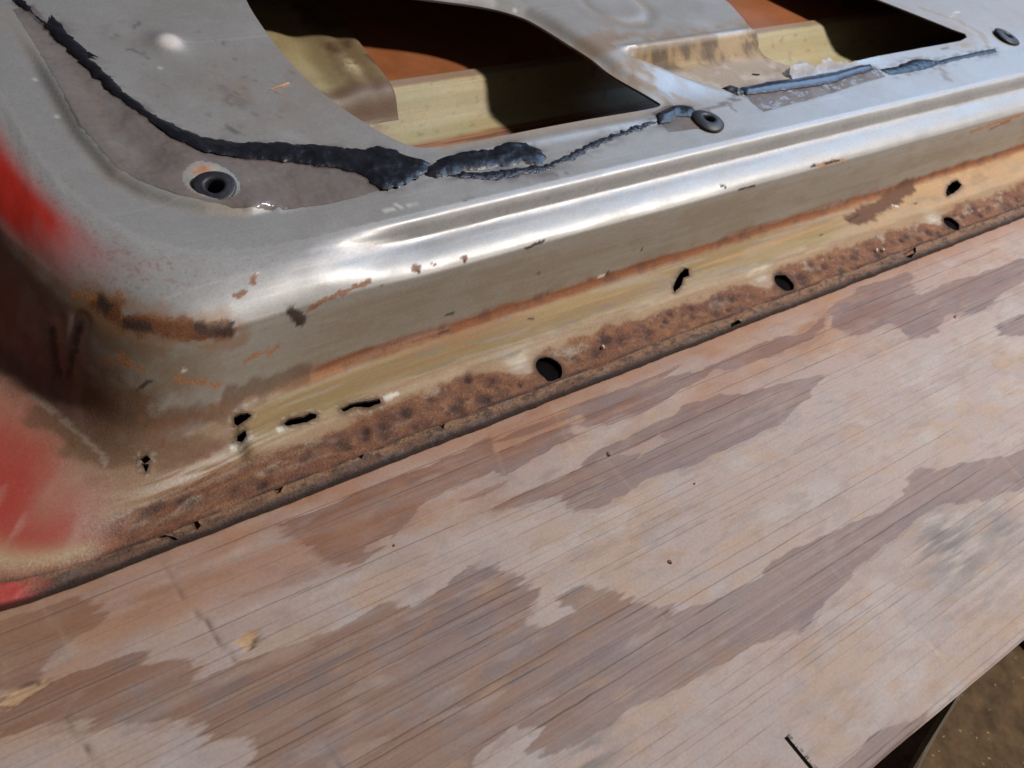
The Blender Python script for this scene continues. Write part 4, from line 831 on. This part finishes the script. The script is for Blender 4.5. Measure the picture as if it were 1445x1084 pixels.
c = mix(c, (0.150, 0.120, 0.112), sm(fbm(s/9, t/2, 8.0, 3), 0.58, 0.68)*0.6); c = mix(c, (0.055, 0.032, 0.028), sm(f2, 0.52, 0.66)*0.75); c = mix(c, (0.36, 0.21, 0.12), sm(f3, 0.66, 0.78)*0.5)
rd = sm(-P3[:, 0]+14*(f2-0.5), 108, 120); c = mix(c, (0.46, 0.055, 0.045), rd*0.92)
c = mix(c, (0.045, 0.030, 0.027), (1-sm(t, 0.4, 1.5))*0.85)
pr_ = np.stack([0.8-0.35*rd, np.zeros(len(s)), 1-0.8*rd], 1)
P3, F, (c, pr_) = add_skirt(P3, F, rims, 1.2, [c, pr_])
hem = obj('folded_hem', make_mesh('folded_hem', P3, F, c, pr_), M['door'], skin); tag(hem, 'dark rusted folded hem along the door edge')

# --- reinforcement inside the shell, seen through the openings
def rail():
    xs_ = np.arange(58, 700, 2.0); k = [(160, 4.0), (166, 4.2), (170, 6.0), (174, 6.6), (184, 7.4), (188, 9.0), (192, 12.5), (197, 18), (201, 21.5), (204, 22.6), (209, 23), (210, 22), (210.4, 3)]
    k = np.array(k, float); tt = np.linspace(0, len(k)-1, 70); yy = spl(tt, np.arange(len(k)), k[:, 0]); zz = np.interp(tt, np.arange(len(k)), k[:, 1])
    X, I = np.meshgrid(xs_, np.arange(len(tt)), indexing='ij'); Y = yy[I]; Z = zz[I]
    V = np.stack([X.ravel(), Y.ravel(), Z.ravel()], 1); x, y, z = V.T
    f1 = fbm(x/30, y/14, 1.0, 4); f2 = fbm(x/6, y/4, 2.0, 4)
    c = np.repeat(np.array([[0.36, 0.315, 0.18]]), len(x), 0); c = mix(c, (0.40, 0.32, 0.17), sm(f1, 0.45, 0.65)*0.6)
    c = mix(c, (0.30, 0.13, 0.055), np.maximum(1-sm(y, 173, 176.5), 0)*0.95); c = mix(c, (0.15, 0.06, 0.03), (1-sm(y, 173, 177))*sm(streaks(x/50, y/0.8, 4., 3), 0.5, 0.62))
    c = mix(c, (0.20, 0.125, 0.085), sm(f2, 0.60, 0.72)*0.6); c = mix(c, (0.26, 0.17, 0.12), sm(y+3*(f2-.5), 202.5, 204.5)*0.9)
    c = mix(c, (0.24, 0.15, 0.09), np.exp(-(((x-126)/12)**2+((y-192)/12)**2))*sm(f2+.5*(f1-.5), 0.40, 0.58))
    n1, n2 = X.shape; idx = np.arange(n1*n2).reshape(n1, n2); F = np.stack([idx[:-1, :-1], idx[1:, :-1], idx[1:, 1:], idx[:-1, 1:]], -1).reshape(-1, 4).tolist()
    P = np.stack([np.full(len(x), 0.60), np.full(len(x), 0.0), np.full(len(x), 0.1)], 1)
    return obj('lower_reinforcement_rail', make_mesh('rail', V, F, c, P), M['door'], door)
tag(rail(), 'pale yellow stepped rail inside the door')
def side_rail():
    xs_ = np.concatenate([np.arange(50, 143, 1.5), [143.5, 145, 146.5, 147.2, 147.6]]); ys_ = np.concatenate([np.arange(190.5, 212, 1.0), np.arange(212, 322, 1.6)])
    X, Y = np.meshgrid(xs_, ys_, indexing='ij'); Z = 26.0-np.interp(X, [0, 143.4, 145, 146.5, 147.2, 147.6], [0, 0, .3, 1.2, 3, 21.0]); X = X+0.10*(Y-205)
    Zr = np.interp(Y, [184, 188, 192, 197, 201, 204, 209], [7.4, 9.0, 12.5, 18, 21.5, 22.6, 23])+0.35; wv = sm(Y, 191, 209); Z = np.where(Z > 20, Zr*(1-wv)+Z*wv, Z)
    Z = Z-wv*3.0*np.exp(-((X-112-.1*(Y-205))/9)**2)-1.0*wv*np.exp(-((X-135-.1*(Y-205))/4)**2)
    V = np.stack([X.ravel(), Y.ravel(), Z.ravel()], 1); x, y, z = V.T
    f1 = fbm(x/18, y/18, 1.0, 4); f2 = fbm(x/6, y/6, 2.0, 4)
    c = np.repeat(np.array([[0.30, 0.245, 0.13]]), len(x), 0); xr = x-0.1*(y-205)
    c = mix(c, (0.095, 0.052, 0.032), sm(xr+9*(f2-0.5), 118, 125)*0.95); c = mix(c, (0.55, 0.47, 0.30), np.exp(-(((xr-131)/4.5)**2+((y-222)/7)**2))*sm(f2, .36, .55)*1.3)
    c = mix(c, (0.24, 0.18, 0.09), sm(f1, 0.42, 0.6)*0.6); c = mix(c, (0.13, 0.075, 0.045), (1-sm(y+8*(f2-.5), 203, 212))*0.9)
    n1, n2 = X.shape; idx = np.arange(n1*n2).reshape(n1, n2); F = np.stack([idx[:-1, :-1], idx[1:, :-1], idx[1:, 1:], idx[:-1, 1:]], -1).reshape(-1, 4).tolist()
    P = np.stack([np.full(len(x), 0.5), np.zeros(len(x)), np.full(len(x), 0.2)], 1)
    return obj('side_reinforcement_rail', make_mesh('side_rail', V, F, c, P), M['door'], door)
tag(side_rail(), 'yellow and brown stained cross rail inside the door')

# --- sealant, plastic film and grommets on the panel
def surf_z(x, y):
    return edge_fade(x, y, panel_z(x, y), TOPC)
def patch(name, outline, mat, parent, thick=0.8, off=0.1, grid=1.0, fray=0.5, seed=1.0, lump=0.6, lumpscale=3.0, dome=2.5, wrinkle=0.0, lift=None, holes=(), inflate=0.0):
    """a blob or sheet of stuff that lies on the panel, thickest away from its ragged outline."""
    pl = np.asarray(outline, float)
    if inflate:
        e = np.roll(pl, -1, 0)-np.roll(pl, 1, 0); nrm = np.stack([e[:, 1], -e[:, 0]], 1)/(np.linalg.norm(e, axis=1)[:, None]+1e-9)
        area_ = np.sum(pl[:, 0]*np.roll(pl[:, 1], -1)-np.roll(pl[:, 0], -1)*pl[:, 1]); pl = pl+nrm*inflate*(1 if area_ > 0 else -1)
    pl = rough_poly(pl, 1.0, fray, seed); lo, hi = pl.min(0), pl.max(0)
    X, Y = np.meshgrid(np.arange(lo[0], hi[0], grid), np.arange(lo[1], hi[1], grid)); X[1::2] += grid*0.5
    q = np.stack([X.ravel(), Y.ravel()], 1); q = q[inpoly(q[:, 0], q[:, 1], pl)]; q = q[dist_line(q, pl, True) > 0.45*grid]
    pts = [tuple(p) for p in pl]+[tuple(p) for p in q]; m = len(pl)
    r = delaunay_2d_cdt([Vector(p) for p in pts], [(i, (i+1) % m) for i in range(m)], [], 0, 1e-5)
    v = np.array([a[:] for a in r[0]]); f = np.array([a for a in r[2] if len(a) == 3]); cn = v[f].mean(1); f = f[inpoly(cn[:, 0], cn[:, 1], pl)]
    for (cx_, cy_, rx_, ry_) in holes: cn = v[f].mean(1); f = f[np.hypot((cn[:, 0]-cx_)/rx_, (cn[:, 1]-cy_)/ry_) > 1]
    d = dist_line(v, pl, True); h = thick*(1-np.exp(-d/dome))
    h = h*(1-lump+2*lump*fbm(v[:, 0]/lumpscale, v[:, 1]/lumpscale, seed, 3))+off
    if wrinkle: h = h+wrinkle*(fbm(v[:, 0]/11, v[:, 1]/7, seed+5, 3)-0.45)*sm(d, 0, 4)+wrinkle*0.25*sm(-d, -2.2, 0)*vnoise(v[:, 0]/6, v[:, 1]/6, seed)
    if lift is not None: h = h+lift(v[:, 0], v[:, 1])
    V = np.concatenate([v, (surf_z(v[:, 0], v[:, 1])+np.maximum(h, 0.05))[:, None]], 1)
    o = obj(name, make_mesh(name, V, f.tolist()), mat, parent)
    return o
OPZ = np.asarray(T['OPEN1'], float)
patch('sealant_bead', T['SEAL_A'], M['sealant'], door, 1.0, off=1.0, inflate=0.25, fray=1.0, seed=1.0, lump=0.7, lumpscale=4.0, dome=1.6)
patch('sealant_bead', T['SEAL_B'], M['sealant'], door, 1.4, inflate=0.6, fray=0.8, seed=2.0, lump=0.5, lumpscale=6.0)
patch('sealant_bead', T['SEAL_C'], M['sealant_wet'], door, 1.1, inflate=0.5, fray=1.0, seed=3.0, lump=0.9, lumpscale=1.8)
patch('sealant_bead', T['SEAL_D'], M['sealant'], door, 1.0, fray=0.4, seed=4.0, off=0.9)
patch('sealant_bead', T['SEAL_E'], M['sealant_blue'], door, 1.8, inflate=1.0, fray=0.35, seed=5.0, lump=0.12, off=0.9, dome=3.0)
patch('sealant_bead', T['SEAL_F'], M['sealant'], door, 1.1, fray=0.6, seed=6.0, lump=0.7)
patch('sealant_bead', T['SEAL_G'], M['sealant'], door, 0.7, fray=0.5, seed=7.0, lump=0.7)
patch('sealant_bead', T['SEAL_H'], M['sealant'], door, 2.0, fray=0.5, seed=8.0, lump=0.6)
fa = patch('plastic_film', T['FILM_A'], M['film'], door, 0.1, off=0.35, fray=0.3, seed=11.0, grid=1.2, wrinkle=1.6, holes=[(T['GROM'][0][0]+1.5, T['GROM'][0][1]+4.5, 11.0, 12.5)]); tag(fa, 'brownish plastic film stuck along the hinge end')
patch('plastic_film', T['FILM_B'], M['film'], door, 0.1, off=0.35, fray=0.2, seed=12.0, grid=1.4, wrinkle=0.6)
patch('plastic_film', T['FILM_C'], M['film'], door, 0.1, off=0.35, fray=0.3, seed=13.0, grid=1.2, wrinkle=1.8)
fd = patch('plastic_film', T['FILM_D'], M['film_white'], door, 0.1, off=0.5, fray=1.3, seed=14.0, grid=1.2, wrinkle=0.8, lift=lambda x, y: 5.0*sm(y, 115, 124)); tag(fd, 'torn whitish film edge over the smaller opening')

def grommet(hx, hy, ro, hgt, tilt, seed, inner=2.7):
    prof = [(ro, 0.15), (ro-0.1, 0.7), (ro-0.9, 1.25), (ro-2.0, hgt*0.75), (inner+1.7, hgt), (inner+0.6, hgt*0.92), (inner, hgt*0.5), (inner-0.15, -1.5), (inner-0.3, -14)]
    n = 36; V = []; F = []
    for i, (r_, z_) in enumerate(prof):
        for k in range(n):
            a = 2*math.pi*k/n; w = 1+0.03*math.sin(3*a+seed)
            V.append((r_*w*math.cos(a), r_*w*math.sin(a), z_))
    for i in range(len(prof)-1):
        for k in range(n):
            F.append([i*n+k, i*n+(k+1) % n, (i+1)*n+(k+1) % n, (i+1)*n+k])
    me = make_mesh('grommet', V, F); o = obj('rubber_grommet', me, M['rubber'], door)
    o.location = (hx*MM, hy*MM, (float(surf_z(np.array([hx]), np.array([hy]))[0])+0.6)*MM); o.rotation_euler = tilt
    return o
G = T['GROM']
grommet(*G[0], 8.6, 1.6, (0.10, -0.16, 0), 1.0, 3.6); grommet(*G[1], 9.6, 2.6, (0, 0, 0), 2.0, 3.0); grommet(*G[2], 10.5, 2.2, (0.05, 0.1, 0), 3.0, 3.4)

# ================================================================== small loose things
def flake(name, x, y, z, L, Wd, h, yaw, mat, seed, label, cat, group=None):
    rng = np.random.default_rng(seed); n = 9; a = np.linspace(0, 2*np.pi, n, endpoint=False); rr = rng.uniform(0.7, 1.1, n)
    V = []
    for zz, k in ((0, 1.0), (h*0.6, 0.95), (h, 0.55)):
        for i in range(n): V.append((L/2*rr[i]*k*math.cos(a[i]), Wd/2*rr[i]*k*math.sin(a[i]), zz+h*0.25*rng.uniform(-1, 1)*(zz > 0)))
    F = [list(range(n))[::-1], list(range(2*n, 3*n))]
    for l in range(2):
        for i in range(n): F.append([l*n+i, l*n+(i+1) % n, (l+1)*n+(i+1) % n, (l+1)*n+i])
    o = obj(name, make_mesh(name, V, F, smooth=False), mat); o.location = (x*MM, y*MM, z*MM); o.rotation_euler.z = yaw
    return tag(o, label, cat, group)
D = T['DEBRIS']
flake('rust_flake', *D[0], 0.05, 2.7, 2.0, 0.7, 0.7, M['brownchip'], 1, 'brown rust flake lying on the board nearest the door hem', 'flake', 'flakes on the board')
flake('rust_flake', *D[1], 0.05, 2.4, 2.0, 0.7, 1.6, M['brownchip'], 2, 'round reddish flake on the pale wood between two stains', 'flake', 'flakes on the board')
flake('rust_flake', *D[2], 0.05, 1.4, 0.9, 0.5, 0.2, M['brownchip'], 3, 'tiny dark flake on pale wood below the stained grain', 'flake', 'flakes on the board')
flake('rust_flake', *D[3], 0.05, 4.4, 1.7, 0.5, 0.35, M['brownchip'], 4, 'long brown flake at far right within the upper stain', 'flake', 'flakes on the board')
flake('rust_flake', *D[4], 0.05, 1.4, 1.2, 0.5, 0.35, M['brownchip'], 5, 'small dark flake on the left brown stain under the hem', 'flake', 'flakes on the board')
for nm, (x, y, z), a in LOOSE:
    if nm == 'splinter': flake('wood_splinter', x, y, z+0.1, 13, 1.4, 0.9, a, M['copperchip'], 7, 'thin reddish splinter on the flat silver panel', 'splinter')
    if nm == 'crumb1': flake('pale_crumb', x, y, z, 2.6, 2.2, 1.8, a, M['crumb'], 8, 'left of two pale crumbs on the far rusty flange', 'crumb', 'pale crumbs on the flange')
    if nm == 'crumb2': flake('pale_crumb', x, y, z, 2.8, 2.3, 2.0, a, M['crumb'], 9, 'right of two pale crumbs on the far rusty flange', 'crumb', 'pale crumbs on the flange')
    if nm == 'crumb3': flake('pale_crumb', x, y, z, 2.6, 1.9, 1.5, a, M['crumb'], 10, 'pale crumb beside the dark pit right of the nearest hole', 'crumb', 'pale crumbs on the flange')

# ================================================================== what carries the board, and the floor
saw = obj('sawhorse', None, None); tag(saw, 'dark rough sawn timber sawhorse leg under the board edge', 'sawhorse')
def beam(name, a, b, wx_, wy_, mat, parent, nseg=14, seed=1):
    """square-cut timber from a to b (mm) with rough faces."""
    a, b = np.array(a, float), np.array(b, float); V = []; F = []; rng = np.random.default_rng(seed)
    for i in range(nseg+1):
        p = a+(b-a)*i/nseg
        for sx, sy in ((-1, -1), (1, -1), (1, 1), (-1, 1)): V.append(p+np.array([sx*wx_/2, sy*wy_/2, 0])+rng.uniform(-0.8, 0.8, 3)*(1, 1, 0))
    for i in range(nseg):
        for k in range(4): F.append([i*4+k, i*4+(k+1) % 4, (i+1)*4+(k+1) % 4, (i+1)*4+k])
    F += [[3, 2, 1, 0], [nseg*4+k for k in range(4)]]
    return obj(name, make_mesh(name, V, F, smooth=False), mat, parent)
LEG = LEGS
beam('leg', LEG[0], LEG[1], 8, 90, M['rough_plank'], saw)
tagp = beam('painted_lit_edge_strip', np.array(LEG[0])+np.array([1.2, -47.5, -8]), np.array(LEG[1])+np.array([0, -46, 0]), 8.4, 2.4, M['lit_edge'], saw, seed=2)  # separate strip carries the painted light on the leg's narrow edge
beam('cross_beam', (150, 60, -64), (150, 60, -18.3), 70, 420, M['rough_plank'], saw, 3, 3)
fl_ = obj('floor', make_mesh('floor', [(-3000, -3000, -650), (5000, -3000, -650), (5000, 4000, -650), (-3000, 4000, -650)], [[0, 1, 2, 3]]), M['floor']); tag(fl_, kind='structure')
rng = np.random.default_rng(8); V = []; F = []
for k in range(240):
    x, y = rng.uniform(560, 1150), rng.uniform(-420, -80); L, w_, a = rng.uniform(1.5, 4.5), rng.uniform(0.8, 2.2), rng.uniform(0, 3.14)
    ca, sa = math.cos(a), math.sin(a); b = len(V)
    for zz, kk in ((0, 1), (1.2, 0.8)):
        for sx, sy in ((-1, -1), (1, -1), (1, 1), (-1, 1)): V.append((x+kk*(sx*L/2*ca-sy*w_/2*sa), y+kk*(sx*L/2*sa+sy*w_/2*ca), -650+zz))
    F += [[b+4, b+5, b+6, b+7]]+[[b+i, b+(i+1) % 4, b+4+(i+1) % 4, b+4+i] for i in range(4)]
tag(obj('sawdust', make_mesh('sawdust', V, F, smooth=False), M['woodchip']), 'pale wood chips scattered over the brown floor', 'sawdust', kind='stuff')
mt = beam('rubber_mat', (1159.5, -205, -650), (1159.5, -205, -640), 330, 300, M['mat'], None, 1, 5); tag(mt, 'black mat on the floor beyond the board corner', 'mat')
